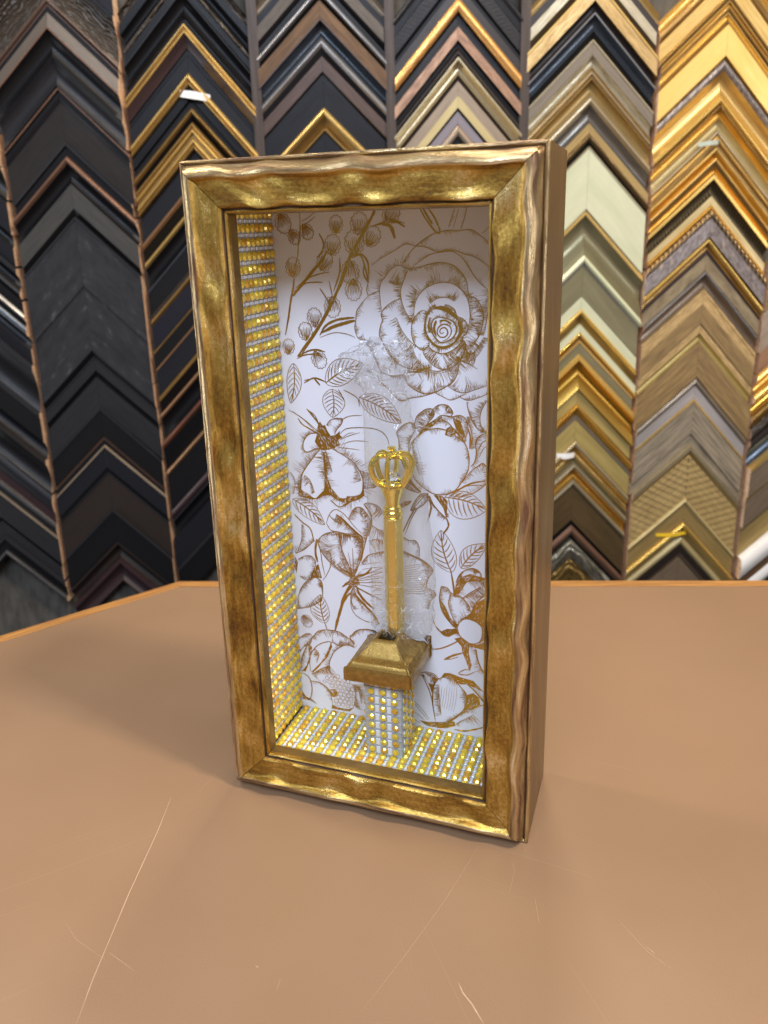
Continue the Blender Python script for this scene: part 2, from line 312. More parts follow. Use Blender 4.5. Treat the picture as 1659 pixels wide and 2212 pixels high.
def film():
    m = bpy.data.materials.new('clear_film'); m.use_nodes = True; n = m.node_tree; n.nodes.clear(); N = n.nodes.new; Lk = n.links.new
    o = N('ShaderNodeOutputMaterial'); t = N('ShaderNodeBsdfTransparent'); g = N('ShaderNodeBsdfGlossy'); g.inputs['Roughness'].default_value = .06
    t.inputs[0].default_value = (1, 1, 1, 1)
    lw = N('ShaderNodeLayerWeight'); lw.inputs[0].default_value = .28
    mr = N('ShaderNodeMapRange'); mr.inputs[3].default_value = .035; mr.inputs[4].default_value = .6; Lk(lw.outputs['Facing'], mr.inputs[0])
    mr.inputs[1].default_value = .1; mr.inputs[2].default_value = 1.0
    mx = N('ShaderNodeMixShader'); Lk(mr.outputs[0], mx.inputs[0]); Lk(t.outputs[0], mx.inputs[1]); Lk(g.outputs[0], mx.inputs[2])
    d = N('ShaderNodeBsdfDiffuse'); d.inputs[0].default_value = (.8, .8, .82, 1)
    m2 = N('ShaderNodeMixShader'); m2.inputs[0].default_value = .06; Lk(mx.outputs[0], m2.inputs[1]); Lk(d.outputs[0], m2.inputs[2])
    tc = N('ShaderNodeTexCoord'); no = N('ShaderNodeTexNoise'); no.inputs['Scale'].default_value = 160; no.inputs['Detail'].default_value = 3; Lk(tc.outputs['Object'], no.inputs['Vector'])
    bp = N('ShaderNodeBump'); bp.inputs['Strength'].default_value = .5; bp.inputs['Distance'].default_value = .001; Lk(no.outputs[0], bp.inputs['Height']); Lk(bp.outputs[0], g.inputs['Normal'])
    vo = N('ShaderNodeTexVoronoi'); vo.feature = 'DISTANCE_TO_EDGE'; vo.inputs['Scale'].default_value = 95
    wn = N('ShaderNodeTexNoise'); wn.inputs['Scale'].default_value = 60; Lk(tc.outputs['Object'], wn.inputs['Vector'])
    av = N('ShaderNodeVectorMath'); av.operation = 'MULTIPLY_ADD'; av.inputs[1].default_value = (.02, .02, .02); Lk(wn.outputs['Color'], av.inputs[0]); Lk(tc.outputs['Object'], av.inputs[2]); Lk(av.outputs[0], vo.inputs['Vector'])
    c1 = N('ShaderNodeMapRange'); c1.inputs[1].default_value = .024; c1.inputs[2].default_value = .0; c1.inputs[3].default_value = 0; c1.inputs[4].default_value = .85; Lk(vo.outputs[0], c1.inputs[0])  # whitened film creases, brightened in the colour to stand in for fold glints
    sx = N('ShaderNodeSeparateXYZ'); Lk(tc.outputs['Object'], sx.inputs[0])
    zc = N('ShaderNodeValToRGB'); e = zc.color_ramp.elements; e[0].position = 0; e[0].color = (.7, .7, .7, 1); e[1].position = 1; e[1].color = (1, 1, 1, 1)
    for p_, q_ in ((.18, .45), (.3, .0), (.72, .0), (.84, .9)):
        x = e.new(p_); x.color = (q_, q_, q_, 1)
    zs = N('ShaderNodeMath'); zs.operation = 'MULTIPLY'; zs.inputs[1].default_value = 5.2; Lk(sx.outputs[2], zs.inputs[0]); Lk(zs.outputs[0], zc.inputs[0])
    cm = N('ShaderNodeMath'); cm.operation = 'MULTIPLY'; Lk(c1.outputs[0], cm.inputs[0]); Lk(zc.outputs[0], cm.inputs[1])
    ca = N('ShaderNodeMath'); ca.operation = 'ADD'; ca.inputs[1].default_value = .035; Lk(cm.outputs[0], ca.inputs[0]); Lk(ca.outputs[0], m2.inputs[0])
    Lk(m2.outputs[0], o.inputs[0]); return m
M_FILM = film()

PRINT = [
 ('S',0.7,0,(6658,15091,6602,15044,6531,15088,6574,15189,6682,15218,6762,15151,6771,15034,6682,14941,6540,14943,6460,15042,6470,15178,6574,15293,6716,15318,6856,15238,6884,15072,6776,14897,6610,14817)),
 ('S',0.75,(1, 2.31, 0.5),(6496,15527,6339,15448,6281,15289,6317,15039,6444,14859,6586,14775,6761,14820,6940,14937,7043,15120,7015,15299,6894,15432,6683,15497,6496,15527)),
 ('S',0.7,(1, 2.73, 0.45),(6189,15649,6102,15423,6089,15150,6182,14922,6348,14742,6538,14655,6799,14683,7010,14825,7127,15008,7159,15189,7126,15413,6940,15567,6731,15699,6520,15764,6332,15763,6189,15649)),
 ('S',0.5,(-1, 1.89, 0.6),(6404,15898,6238,15785,6117,15559,6057,15286,6087,14989,6229,14809)),
 ('S',0.45,(1, 6.29, 0.5),(6685,15899,6824,15869,6987,15755,7066,15568,7265,15473,7386,15282,7359,15080,7220,14920,7323,14763,7269,14443,7082,14163,6702,13965,6367,14048,6080,14319,5986,14526)),
 ('S',0.5,(1, 3.67, 0.5),(6229,14809,6204,14647,6370,14503,6656,14446,6940,14563,7151,14760,7183,14942)),
 ('S',0.45,(-1, 2.62, 0.7),(6237,15650,6000,15715,5783,15555,5673,15326,5645,15050,5713,14775,5866,14593,6034,14527,6204,14693)),
 ('S',0.4,(-1, 5.03, 0.55),(5755,15327,5736,15645,5789,15962,5911,16186,6102,16364,6385,16496,6664,16539,6941,16495,7170,16341,7331,16145,7424,15882,7449,15528,7404,15260,7336,15035)),
 ('S',0.25,(-1, 4.19, 0.4),(6239,15919,6475,16076,6755,16099,6987,15990)),
 ('S',0.42,(1, 4.72, 0.6),(5590,16940,5466,16676,5340,16364,5335,16095,5402,15824,5519,15598,5661,15440)),
 ('S',0.4,(1, 2.62, 0.6),(5590,16940,5921,16981,6249,17065,6574,17105,6895,17037,7169,16841,7352,16537,7408,16145)),
 ('S',0.4,(1, 4.72, 0.6),(7408,16145,7627,16080,7788,15840,7859,15577,7817,15266,7728,14997,7546,14723,7361,14560)),
 ('S',0.35,(1, 6.29, 0.6),(8030,16320,7997,16103,7992,15754,7930,15312,7865,14999)),
 ('S',0.5,(-1, 2.94, 0.8),(5310,16072,5041,15958,4792,15774,4688,15590,4722,15406,4653,15220,4620,14939,4762,14661,4953,14336,5196,14106,5490,13973,5882,13939,6222,14020)),
 ('S',0.4,(1, 4.19, 0.8),(5637,16918,5306,17031,5064,16944,4866,16723,4715,16545,4659,16319,4675,16002,4715,15682)),
 ('S',0.2,(1, 4.19, 0.5),(5841,16319,5767,16096,5739,15826)),
 ('S',0.4,0,(4284,16137,4485,16229,4669,16297)),
 ('S',0.4,(-1, 2.62, 1),(4284,16137,4078,15930,3893,15675,3857,15395,3812,15160,3875,14926,3962,14823,4124,14812)),
 ('S',0.4,(-1, 1.47, 0.9),(4436,17039,4685,17214,4930,17343,5220,17492,5508,17639,5789,17583,6115,17543,6483,17408,6759,17447,7032,17421,7258,17333,7528,17265,7797,17113,8044,16920)),
 ('S',0.4,(-1, 1.47, 1),(4309,16906,4298,16546,4241,16319,4284,16137)),
 ('S',0.45,(1, 1.68, 0.9),(5378,17074,5549,17291,5788,17548,6071,17758,6395,17922,6760,17990,7121,17982,7434,18004,7656,17894,7879,17723,8066,17594)),
 ('S',0.4,(-1, 1.47, 0.9),(5709,16983,6018,17198,6298,17346,6621,17397,6941,17401,7213,17227,7395,16968,7577,16709,7759,16493,8008,16298)),
 ('S',0.9,0,(5943,18651,6087,18395,6259,18158,6441,17955,6555,17961,6443,18259,6299,18494,6172,18653)),
 ('S',1.1,0,(6035,18649,6215,18349,6328,18178)),
 ('S',0.25,(-1, 1.05, 0.8),(6986,18619,6919,18413,6805,18082)),
 ('S',0.25,0,(7120,18614,7031,18327,6941,18036)),
 ('S',0.25,(1, 1.26, 0.8),(7364,18648,7276,18320,7188,18030)),
 ('S',0.3,0,(7789,17892,7920,17993,8028,18114)),
 ('S',0.5,(-1, 2.1, 0.6),(5387,13733,5537,13833,5881,13892,6222,13997)),
 ('S',0.5,(-1, 4.72, 0.7),(5387,13733,5481,13497,5726,13306,6019,13198,6313,13235,6652,13400,6940,13600,7082,13885,7129,14210)),
 ('S',0.3,(1, 7.86, 0.5),(5783,13888,6077,13969,6462,13911,6940,14066,7152,14303)),
 ('S',0.2,0,(5979,13942,6462,13841,6940,13973)),
 ('S',0.2,(-1, 9.43, 0.5),(7152,14257,7410,14218,7687,14409,7869,14685)),
 ('S',0.2,(1, 5.24, 0.5),(7175,14532,7548,14496,7866,14955)),
 ('S',0.4,(-1, 5.77, 0.7),(6749,13475,7035,13312,7320,13277,7649,13394,7997,13524)),
 ('S',0.4,(-1, 1.47, 0.8),(6361,13237,6651,13106,6892,13032,7178,13163,7368,13251)),
 ('S',0.4,(-1, 2.1, 0.7),(7131,13137,7416,13046,7745,13155,8001,13268)),
 ('S',0.45,(1, 2.31, 0.7),(4639,13827,4988,13709,5387,13766)),
 ('S',0.45,(-1, 1.68, 0.8),(4509,13702,4629,13489,4877,13281,5123,13024,5296,12935,5623,13047,5969,13110,6361,13237)),
 ('S',0.4,(-1, 3.14, 0.8),(4124,14812,4306,14509,4496,14133,4639,13827)),
 ('S',0.2,(1, 5.24, 0.6),(4861,14663,5003,14337,5247,14202)),
 ('S',0.2,(1, 9.43, 0.5),(5649,14681,5789,14311,5981,14083)),
 ('S',0.2,(1, 6.29, 0.6),(5177,15503,5317,15183,5506,14910,5794,14638)),
 ('S',0.9,0,(4273,16546,4257,16816,4102,17310,3857,17358,3600,17137)),
 ('S',1.0,0,(1424,14905,1569,15463,1683,15989,1787,16366,1845,16693)),
 ('S',1.6,0,(1772,16131,2027,16413,2305,16691,2497,16897,2795,17191,2987,17460)),
 ('S',0.6,0,(1752,16225,2190,16506,2556,16551,2813,16550)),
 ('S',0.6,0,(1866,16366,2303,16668,2724,16804,3058,16861)),
 ('S',0.55,0,(2154,18660,2133,18149,2054,17700,2006,17337,1860,16925)),
 ('S',0.4,0,(2198,18371,2407,18454,2591,18581,2771,18642)),
 ('S',0.4,0,(2180,18238,2399,18321,2662,18491)),
 ('S',1.6,0,(1812,14228,2102,14578,2443,14971,2866,15572,3369,16457,3703,17225,4123,17884,4481,18440,4608,18693)),
 ('S',0.5,0,(1893,14230,2182,14579,2523,14997)),
 ('S',1.2,0,(2624,14927,2849,15231,3220,15406,3529,15457,3820,15488)),
 ('S',1.6,0,(2681,14999,3107,15197,3523,15321,3832,15395)),
 ('S',0.4,0,(2621,14854,3098,15007,3509,14981,3812,14877)),
 ('S',1.1,0,(4472,18159,4906,18265,5237,18269,5493,18122)),
 ('S',1.6,0,(4714,18240,5045,18145,5180,17797)),
 ('S',0.5,0,(4812,18302,5097,18337,5495,18220)),
 ('S',1.0,0,(3804,17269,4104,17363,4302,17138,4321,16816)),
 ('S',0.8,0,(4193,17086,4159,16817,4250,16591)),
 ('S',0.9,0,(2762,18001,2897,17686,2808,17440,2647,17283)),
 ('S',0.7,0,(2700,16366,2892,16087,3008,15831)),
 ('S',0.8,0,(3158,16273,3375,16822,3406,17274)),
 ('S',0.6,0,(3020,16596,3110,16134)),
 ('S',0.8,0,(1839,14228,2172,14409,2494,14465,2781,14399)),
 ('S',0.7,0,(1781,14153,2058,14283,2433,14318,2693,14227)),
 ('B',0,(5.24, -70),(1576,18320)),
 ('B',0,(3.98, -60),(1922,17906)),
 ('B',0,(4.19, -60),(2358,18055)),
 ('B',0,(4.4, 90),(3325,18253)),
 ('B',0,(5.24, 80),(3183,17658)),
 ('B',0,(5.45, 80),(4063,18256)),
 ('B',0,(6.29, 90),(3896,17712)),
 ('B',0,(5.24, 60),(4463,17877)),
 ('B',0,(5.24, 60),(5078,18509)),
 ('B',0,(5.03, 60),(2907,17180)),
 ('B',0,(5.03, 80),(1829,17017)),
 ('B',0,(5.77, -90),(3728,16843)),
 ('B',0,(5.45, -90),(3817,16319)),
 ('B',0,(5.45, -90),(3094,15799)),
 ('B',0,(5.03, 90),(2470,15473)),
 ('B',0,(4.82, 90),(2129,15038)),
 ('B',0,(5.03, -60),(2557,14150)),
 ('B',0,(4.19, 80),(1508,14540)),
 ('L',0,(5.77, 6.29, 6, 0),(1652,14001,1468,12684)),
 ('L',0,(9.43, 9.43, 8, 1),(2746,13401,4042,14074)),
 ('S',0.9,0,(1987,13372,2353,13550,2732,13445)),
 ('S',0.9,0,(2352,13535,2443,13434,2549,13318)),
 ('S',0.4,0,(1991,13447,2173,13513)),
 ('L',0,(8.81, 9.12, 6, 0),(2960,13215,2931,12280)),
 ('L',0,(8.18, 8.81, 9, 1),(3879,12987,5271,12226)),
 ('S',0.5,0,(3166,13209,3255,13079,3341,12873)),
 ('S',0.55,0,(3355,13202,3602,13093,3830,12940,3884,12690)),
 ('F',0,0,(2475,12132,2358,11881,2348,11684,2256,11432,2352,11279,2527,11152,2763,11193,2973,11271,3158,11391,3088,11534,3245,11641,3148,11732,3178,11856,2993,11699,2837,11665,2718,11853,2650,12020,2571,11991)),
 ('S',0.45,0,(1372,12455,1831,12220,2280,11877,2551,11598)),
 ('S',0.35,0,(1503,12433,1930,12127,2350,11734)),
 ('S',0.9,0,(2031,12522,2202,12336,2372,12126,2513,11866)),
 ('S',0.5,0,(2056,12499,2304,12317,2467,11985)),
 ('S',0.8,0,(1698,12188,1843,12000,2122,11843,2400,11688)),
 ('S',0.55,(1, 2.99, 0.5),(2350,11734,2060,11667,1874,11458,1822,11205,1945,11053,2241,11173,2465,11247)),
 ('S',0.5,(1, 1.99, 0.5),(2701,12023,2853,12191,3070,12261,3272,12247,3224,12076,3052,11873,2984,11723)),
 ('S',0.45,0,(3245,12222,3528,12357,3953,12403)),
 ('S',0.5,0,(3148,11732,3358,11915,3663,11981,4063,12003,4409,11975,4651,11870,4793,11688,4837,11499)),
 ('S',0.4,0,(3138,11527,3450,11692,3858,11833)),
 ('S',0.4,0,(3209,11394,3646,11544,4147,11542)),
 ('S',0.35,0,(3076,11287,3484,11275,3837,11250)),
 ('S',0.3,0,(3192,11589,3454,11775,3657,11821)),
 ('S',0.65,(-1, 5.98, 0.6),(2868,11224,3220,11050,3519,10874,3762,10595,3894,10307,3904,10007,3823,9749,3571,9600,3258,9537,3023,9536,2750,9860,2612,10255,2570,10656,2561,11105)),
 ('S',0.7,(1, 5.48, 0.55),(2463,11222,2173,10878,1876,10503,1697,10183,1658,9820,1571,9543,1825,9462,2146,9438,2420,9576,2552,9895,2573,10303,2554,10654,2541,11103)),
 ('F',0,0,(2588,10607,2639,10258,2777,9863,3050,9549,3257,9527,3226,9391,2993,9447,2738,9604,2537,9586,2365,9545,2173,9440,2510,9789)),
 ('F',0,0,(1604,9816,1571,9543,1853,9474,2146,9438,1940,9586,1730,9671)),
 ('F',0,0,(3314,9628,3573,9651,3859,9752,3933,9960,3944,9709,3776,9568,3461,9438,3273,9293,3141,9255,3253,9419)),
 ('S',0.5,(1, 1.39, 0.6),(2730,9449,2984,9240,3247,9290)),
 ('S',0.8,0,(2577,11106,2583,10707,2668,10310)),
 ('S',0.4,(1, 3.98, 0.6),(2632,11159,2742,10768,2830,10424)),
 ('S',0.3,(1, 4.98, 0.7),(3418,10916,3711,10591,3850,10203)),
 ('S',0.5,(1, 3.98, 0.5),(3911,10507,4112,10483,4409,10323,4351,10045,4096,9973,3932,9934)),
 ('S',0.55,(1, 2.19, 0.7),(5540,11449,5615,11644,5857,11895,6143,12052,6471,12118,6796,12044,7073,11875,7303,11705,7419,11433,7453,11108,7399,10775,7215,10427,6981,10119,6649,9970,6315,9965,5980,10132,5693,10401,5543,10777,5501,11160,5540,11449)),
 ('S',0.5,(1, 2.59, 0.5),(5090,11896,5190,12044,5433,12222,5634,12248,5717,12074,5618,11834,5529,11639,5489,11303)),
 ('S',0.55,(-1, 2.99, 0.6),(5090,11896,5172,11664,5175,11329,5265,10950,5442,10527,5592,10197)),
 ('S',0.5,(1, 4.48, 0.5),(5670,12072,5770,12450,6055,12696,6289,12717,6334,12526,6145,12285,5858,11942)),
 ('S',0.5,(1, 3.98, 0.5),(6289,12717,6475,12854,6752,12867,6925,12671,6889,12509)),
 ('S',0.5,(1, 3.49, 0.5),(6333,12342,6566,12538,6889,12509,7163,12569,7354,12443,7415,12172,7357,11893)),
 ('F',0,0,(5712,11745,5906,12015,6145,12262,6380,12413,6612,12495,6426,12300,6237,12128,6001,11988,5809,11845)),
 ('F',0,0,(6680,11921,6727,12132,6865,12210,7026,12127,7073,11991,6888,11864)),
 ('F',0,0,(6912,12487,7163,12409,7255,12163,7371,11801,7303,11681,7096,11877,7026,12150)),
 ('S',0.5,(1, 1.99, 0.5),(6190,12125,6472,12349,6750,12341,7026,12058)),
 ('S',0.9,0,(7415,12172,7485,11901,7464,11529)),
 ('S',0.5,(-1, 2.99, 0.5),(7368,12534,7483,12176,7539,11904,7496,11532)),
 ('S',0.6,(1, 2.99, 0.6),(7513,10972,7627,11121,7679,11451,7645,11726,7756,11940,8002,12069)),
 ('S',0.5,(-1, 2.49, 0.6),(7365,12986,7435,12674,7572,12363,7754,12146,8003,12060)),
 ('S',0.4,(1, 3.98, 0.6),(7990,13059,7803,12692,7798,12330,7934,12134)),
 ('S',0.5,0,(7715,11453,7849,11739,8005,11841)),
 ('S',0.4,0,(7763,11271,7896,11558,8007,11658)),
 ('S',0.45,(1, 2.99, 0.8),(7238,10429,7491,10782,7720,10987,7901,11094,8017,10869,7977,10442,7635,10127,7216,9946,6839,9937)),
 ('S',0.9,0,(6744,10002,7028,10123,7494,10402,7953,10534)),
 ('S',0.4,0,(7262,10287,7633,10366,8000,10396)),
 ('S',0.5,(-1, 2.49, 0.5),(6123,9973,5880,9917,5682,9663,5529,9325,5826,9468,6072,9698,6132,9973)),
 ('S',0.4,0,(6074,9944,5878,9730,5629,9410)),
 ('S',0.3,0,(6098,9946,5830,9775,5580,9405)),
 ('S',0.6,(1, 2.49, 0.4),(6170,9903,6288,9619,6479,9390,6704,9214,6672,9532,6505,9737,6315,9916)),
 ('F',0,0,(6315,9916,6602,9917,6768,9761,6743,9465,6704,9214,6624,9503,6457,9733)),
 ('F',0,0,(6122,9875,6191,9512,6125,9208,6054,8941,6173,9163,6253,9468,6193,9709)),
 ('F',0,0,(5187,9519,5313,9620,5584,9679,5483,9521,5334,9457,5209,9370)),
 ('S',0.5,(1, 1.0, 1.2),(5777,9448,5550,9052,5326,8497)),
 ('S',0.8,0,(5688,9440,5475,9044,5258,8566)),
 ('S',1.0,0,(6719,9191,6790,8975,6742,8821,6606,8632)),
 ('S',0.6,(-1, 4.48, 0.45),(5522,10387,5251,10267,5322,10126,5541,10021,5832,9948)),
 ('S',1.3,0,(5475,10481,5593,10246,5881,9976)),
 ('L',0,(6.97, 14.94, 7, 1),(6673,9889,8019,9585)),
 ('S',0.55,(1, 4.98, 0.55),(2143,7911,2455,8195,2942,8325,2997,8120,3072,7651,3313,7063,3458,6676)),
 ('S',0.6,(-1, 8.96, 0.6),(2143,7911,2271,7560,2567,7190,3037,6868,3455,6622)),
 ('S',0.55,(1, 4.98, 0.5),(2942,8325,3310,8285,3729,8303,3835,8053,3764,7517,3605,7072,3460,6731)),
 ('S',0.6,(1, 6.97, 0.45),(2994,8304,3308,8232,3727,8224)),
 ('S',0.5,0,(2529,8598,2663,8925,2873,9116,3131,9022,3333,8834,3532,8595,3784,8361)),
 ('S',0.5,0,(2529,8598,2678,8361,2942,8314)),
 ('S',1.1,(1, 5.48, 0.4),(2918,8949,3223,8720,3526,8438,3830,8209)),
 ('S',0.55,(1, 4.98, 0.5),(3332,8824,3556,9206,3816,9266,4014,9055,4119,8809,4018,8385,3869,7846,3758,7357)),
 ('S',0.45,(1, 8.96, 0.6),(3913,9402,4079,9458,4382,9395,4579,9200)),
 ('S',1.0,0,(3913,9402,4143,9067,4146,8709,4040,8284)),
 ('S',0.55,(1, 2.99, 0.5),(3745,7276,4017,7589,4332,7715,4566,7794)),
 ('S',0.2,(1, 7.97, 0.5),(4035,8127,4347,8212,4551,8183)),
 ('S',0.5,(1, 3.98, 0.6),(5255,7898,5604,7757,5951,7616,6256,7342,6104,7011,6041,6688,6290,6563,6348,6412,6187,6220,6083,5875)),
 ('S',0.8,0,(5254,7846,5753,7671,6148,7433)),
 ('S',0.5,(1, 2.49, 0.6),(5264,8388,5462,8281,5672,8294,5798,8062,5792,7649)),
 ('S',0.42,0,(3455,6622,4525,7210)),
 ('S',0.42,0,(3508,6601,4520,7050)),
 ('S',0.42,0,(3507,6574,4514,6837)),
 ('S',0.42,0,(3505,6519,4509,6649)),
 ('S',0.42,0,(3529,6468,4503,6406)),
 ('S',0.42,0,(3447,6403,4439,5991)),
 ('S',0.42,0,(3446,6376,4178,6064)),
 ('S',0.42,0,(3419,6372,3951,5594)),
 ('S',0.42,0,(3392,6369,3736,5542)),
 ('S',0.42,0,(3406,6724,3283,7622)),
 ('S',0.42,0,(3451,6784,3448,7799)),
 ('S',0.42,0,(3488,6788,3704,7617)),
 ('S',0.42,0,(3327,6741,2955,7424)),
 ('S',0.42,0,(3245,6693,2563,7108)),
 ('S',0.25,0,(5269,7327,5599,7419,6050,7550)),
 ('S',0.25,0,(5268,7253,5623,7343,5949,7461)),
 ('S',0.25,0,(5266,7179,5647,7268,5849,7371)),
 ('S',0.25,0,(5265,7105,5671,7192,6047,7317)),
 ('S',0.25,0,(5264,7031,5695,7117,5947,7226)),
 ('S',0.25,0,(5262,6957,5719,7041,5846,7136)),
 ('S',0.25,0,(5261,6883,5743,6965,6045,7082)),
 ('S',0.25,0,(5259,6809,5767,6890,5944,6991)),
 ('S',0.25,0,(5258,6734,5791,6814,5843,6899)),
 ('S',0.25,0,(5257,6660,5816,6738,6043,6846)),
 ('S',0.25,0,(5255,6585,5840,6662,5941,6754)),
 ('S',0.25,0,(5254,6510,5864,6585,5840,6662)),
 ('S',0.25,0,(5252,6435,5888,6509,6040,6609)),
 ('S',0.25,0,(5251,6360,5913,6433,5939,6516)),
 ('S',0.28,0,(3689,7189,4007,7281,4478,7390)),
 ('S',0.28,0,(3757,7037,4044,7125,4473,7220)),
 ('S',0.28,0,(3826,6884,4081,6969,4468,7049)),
 ('S',0.28,0,(3894,6731,4118,6813,4464,6878)),
 ('S',0.28,0,(3963,6578,4155,6657,4459,6707)),
 ('S',0.28,0,(4032,6425,4192,6500,4454,6534)),
 ('S',0.28,0,(4100,6271,4229,6343,4449,6361)),
 ('S',0.28,0,(4169,6118,4266,6185,4444,6187)),
 ('S',0.28,0,(4239,5964,4304,6027,4440,6013)),
 ('S',1.1,0,(3484,6680,3675,6812,3889,6892,4117,7134)),
 ('S',1.1,0,(3455,6622,3304,6846,3041,6949,2860,7117)),
 ('S',1.3,0,(3454,6594,3236,6485,3012,6292)),
 ('S',1.2,0,(3400,6560,3227,6265,3140,6116)),
 ('F',0,0,(3297,6656,3462,6785,3618,6696,3663,6486,3499,6355,3337,6334,3207,6426)),
 ('S',1.5,0,(3449,6458,3225,6210,3050,5911,2893,5422)),
 ('S',0.6,(-1, 2.99, 0.6),(3447,6403,3328,6114,3326,5783,3412,5496)),
 ('S',1.3,0,(3527,6414,3649,6102,3905,5808,4164,5602)),
 ('L',0,(5.98, 7.47, 6, 1),(1320,9349,2462,8528)),
 ('S',0.8,0,(1350,8799,1609,8559,1922,8325,2032,7856)),
 ('S',0.4,(-1, 2.99, 0.6),(1602,8452,1570,7913,1404,7462)),
 ('S',0.4,(-1, 2.99, 0.5),(1313,7343,1658,7545,2062,7913)),
 ('S',0.4,(1, 2.49, 0.5),(1384,7132,1586,7265,1865,7324,2048,7155,2005,6877,1879,6587,1645,6391,1427,6475)),
 ('S',1.3,0,(2131,7974,2066,7483,2128,7110)),
 ('S',0.5,0,(2171,7925,2266,7452,2292,7130,2377,6649)),
 ('S',0.5,0,(2424,7578,2620,7492,2615,7060,2432,6656,2284,6445)),
 ('F',0,0,(2008,6932,2152,7059,2261,6525,1931,6527,1812,6385,1758,6417)),
 ('S',0.5,(1, 2.79, 0.5),(1249,5240,1314,5732,1551,6212,1930,6510,2212,6436,2268,6139,2173,5680,1754,5368,1247,5211)),
 ('F',0,0,(1278,7229,1377,7021,1294,6597,1229,6893)),
 ('S',0.3,(1, 1.99, 0.7),(1311,10307,1454,10010,1370,9536)),
 ('L',0,(9.96, 8.96, 6, 1),(6884,7316,6539,8750)),
 ('L',0,(6.97, 5.98, 6, 1),(7199,7509,8033,8436)),
 ('S',1.0,0,(6860,7416,6957,6808,6992,6447)),
 ('S',0.6,(1, 2.99, 0.45),(7030,6973,7176,7291,7464,7516,7726,7512,7871,7337,7849,7130)),
 ('F',0,0,(7031,6921,7224,7204,7513,7343,7848,7272,8038,7256,8049,7104,7706,7111,7418,7074,7129,6570,6982,6550)),
 ('S',0.4,(1, 4.98, 0.5),(6933,6491,7128,6882,7514,7087,7992,7148)),
 ('S',0.7,(-1, 3.49, 0.5),(6539,6781,6478,6378,6535,5962,6734,5616,6982,5358,7081,5346)),
 ('S',0.5,(1, 3.49, 0.5),(6539,6781,6736,6754,6893,6581,7226,6480,7471,6199,7531,5998)),
 ('S',0.5,(-1, 2.49, 0.6),(6884,6580,6785,6209,6908,5749,7081,5400)),
 ('F',0,0,(6512,6277,6535,5962,6734,5616,7032,5339,7081,5454,6843,5686,6710,5986,6660,6086)),
 ('F',0,0,(7521,5943,7617,6220,7808,6403,8056,6567,8071,5337,7913,5525,7669,5674,7327,5730,7180,5629)),
 ('S',0.4,(1, 4.48, 0.45),(7227,6428,7517,6675,7851,6926)),
 ('S',0.5,(-1, 4.98, 0.4),(7617,6115,7760,6396,7998,6636)),
 ('S',0.6,(1, 3.98, 0.5),(7091,5348,7156,5089,7405,4858,7651,4832,7870,4985,7924,5421,7718,5645,7376,5711,7155,5545,7091,5348)),
 ('F',0,0,(6223,5676,6331,5314,6532,5128,6733,5251,7091,5294,7091,5160,6782,4950,6606,4977,6381,5186,6256,5411)),
 ('S',0.4,(1, 1.99, 0.4),(6632,5035,6882,5155,7131,5193)),
 ('F',0,0,(6982,4927,7231,5019,7528,4823,7725,4801,8017,4955,8079,4642,7726,4693,7480,4707,7481,4436,7583,4015,7510,3781,7383,4146,7257,4453,7232,4667)),
 ('S',0.8,0,(6212,4404,6529,4488,6882,4693,7181,4904)),
 ('S',1.2,0,(6628,4074,6932,4279,7257,4426)),
 ('S',0.4,0,(6628,4074,6882,4144,7133,4269)),
 ('S',0.9,(1, 2.99, 0.5),(7726,4639,7779,4267,7930,3909,8090,3772)),
 ('S',0.6,0,(7534,3841,7335,3806,7134,3633,7436,3630,7733,3820)),
 ('F',0,0,(5934,4779,6023,4913,6191,4912,6189,4665,6223,4395,6096,4540)),
 ('S',0.6,0,(5545,3184,5799,3360,6003,3009,6156,2579,6231,2131,6306,1621)),
 ('S',0.6,0,(5747,3407,6008,3492,6267,3453,6431,3313)),
 ('F',0,0,(5799,3342,5928,3280,6107,2971,6233,2478,6263,2999,6431,3313,6266,3340,6212,3047,6056,3075,5903,3389)),
 ('S',0.5,(1, 5.98, 0.5),(5956,3444,6215,3416,6369,3302)),
 ('S',0.7,0,(6431,3313,6263,2999,6207,2416,6295,1678)),
 ('S',0.7,(1, 2.99, 0.6),(6431,3313,6652,3408,6983,3343,7211,3115,7399,2856,7351,2347,7034,1883,6698,1571)),
 ('F',0,0,(6523,3385,6626,3561,6830,3608,7185,3502,7637,3443,7999,3080,7739,3155,7437,3268,7185,3222,6932,3402,6728,3450)),
 ('S',0.8,(-1, 1.99, 0.6),(7437,3268,7690,3062,7917,2795,8034,2620)),
 ('F',0,0,(7389,2837,7640,2969,7842,2838,7894,2565,7644,2404,7392,2184,7188,2029,7366,2350)),
 ('F',0,0,(5723,1534,6041,1521,6515,1616,6983,1728,7035,1564,6723,1413,6409,1319,5986,1292)),
 ('S',0.8,(1, 2.99, 0.6),(6515,1546,6828,1726,7290,2164,7695,2414,8034,2592)),
 ('S',1.0,0,(6983,1407,7344,1423,7701,1555,8029,1708)),
 ('S',0.3,(1, 5.98, 0.5),(7035,1651,7342,1886,7646,2119)),
 ('S',0.35,0,(5415,2324,5676,2024,6042,1598)),
 ('S',0.35,0,(5409,1943,5725,1711,5936,1547)),
 ('S',0.35,0,(5377,1613,5616,1483,5775,1426)),
 ('S',0.35,0,(5494,2281,5782,2044,6095,1638)),
 ('S',0.2,0,(6471,3093,6416,2570,6362,2214)),
 ('S',0.2,0,(6558,3041,6504,2558,6445,2195)),
 ('S',0.2,0,(6645,2989,6592,2546,6528,2177)),
 ('S',0.2,0,(6733,3141,6680,2534,6611,2158)),
 ('S',0.2,0,(6819,3089,6767,2522,6694,2140)),
 ('S',0.2,0,(6906,3037,6855,2510,6777,2121)),
 ('S',0.2,0,(6993,3188,6942,2497,6859,2103)),
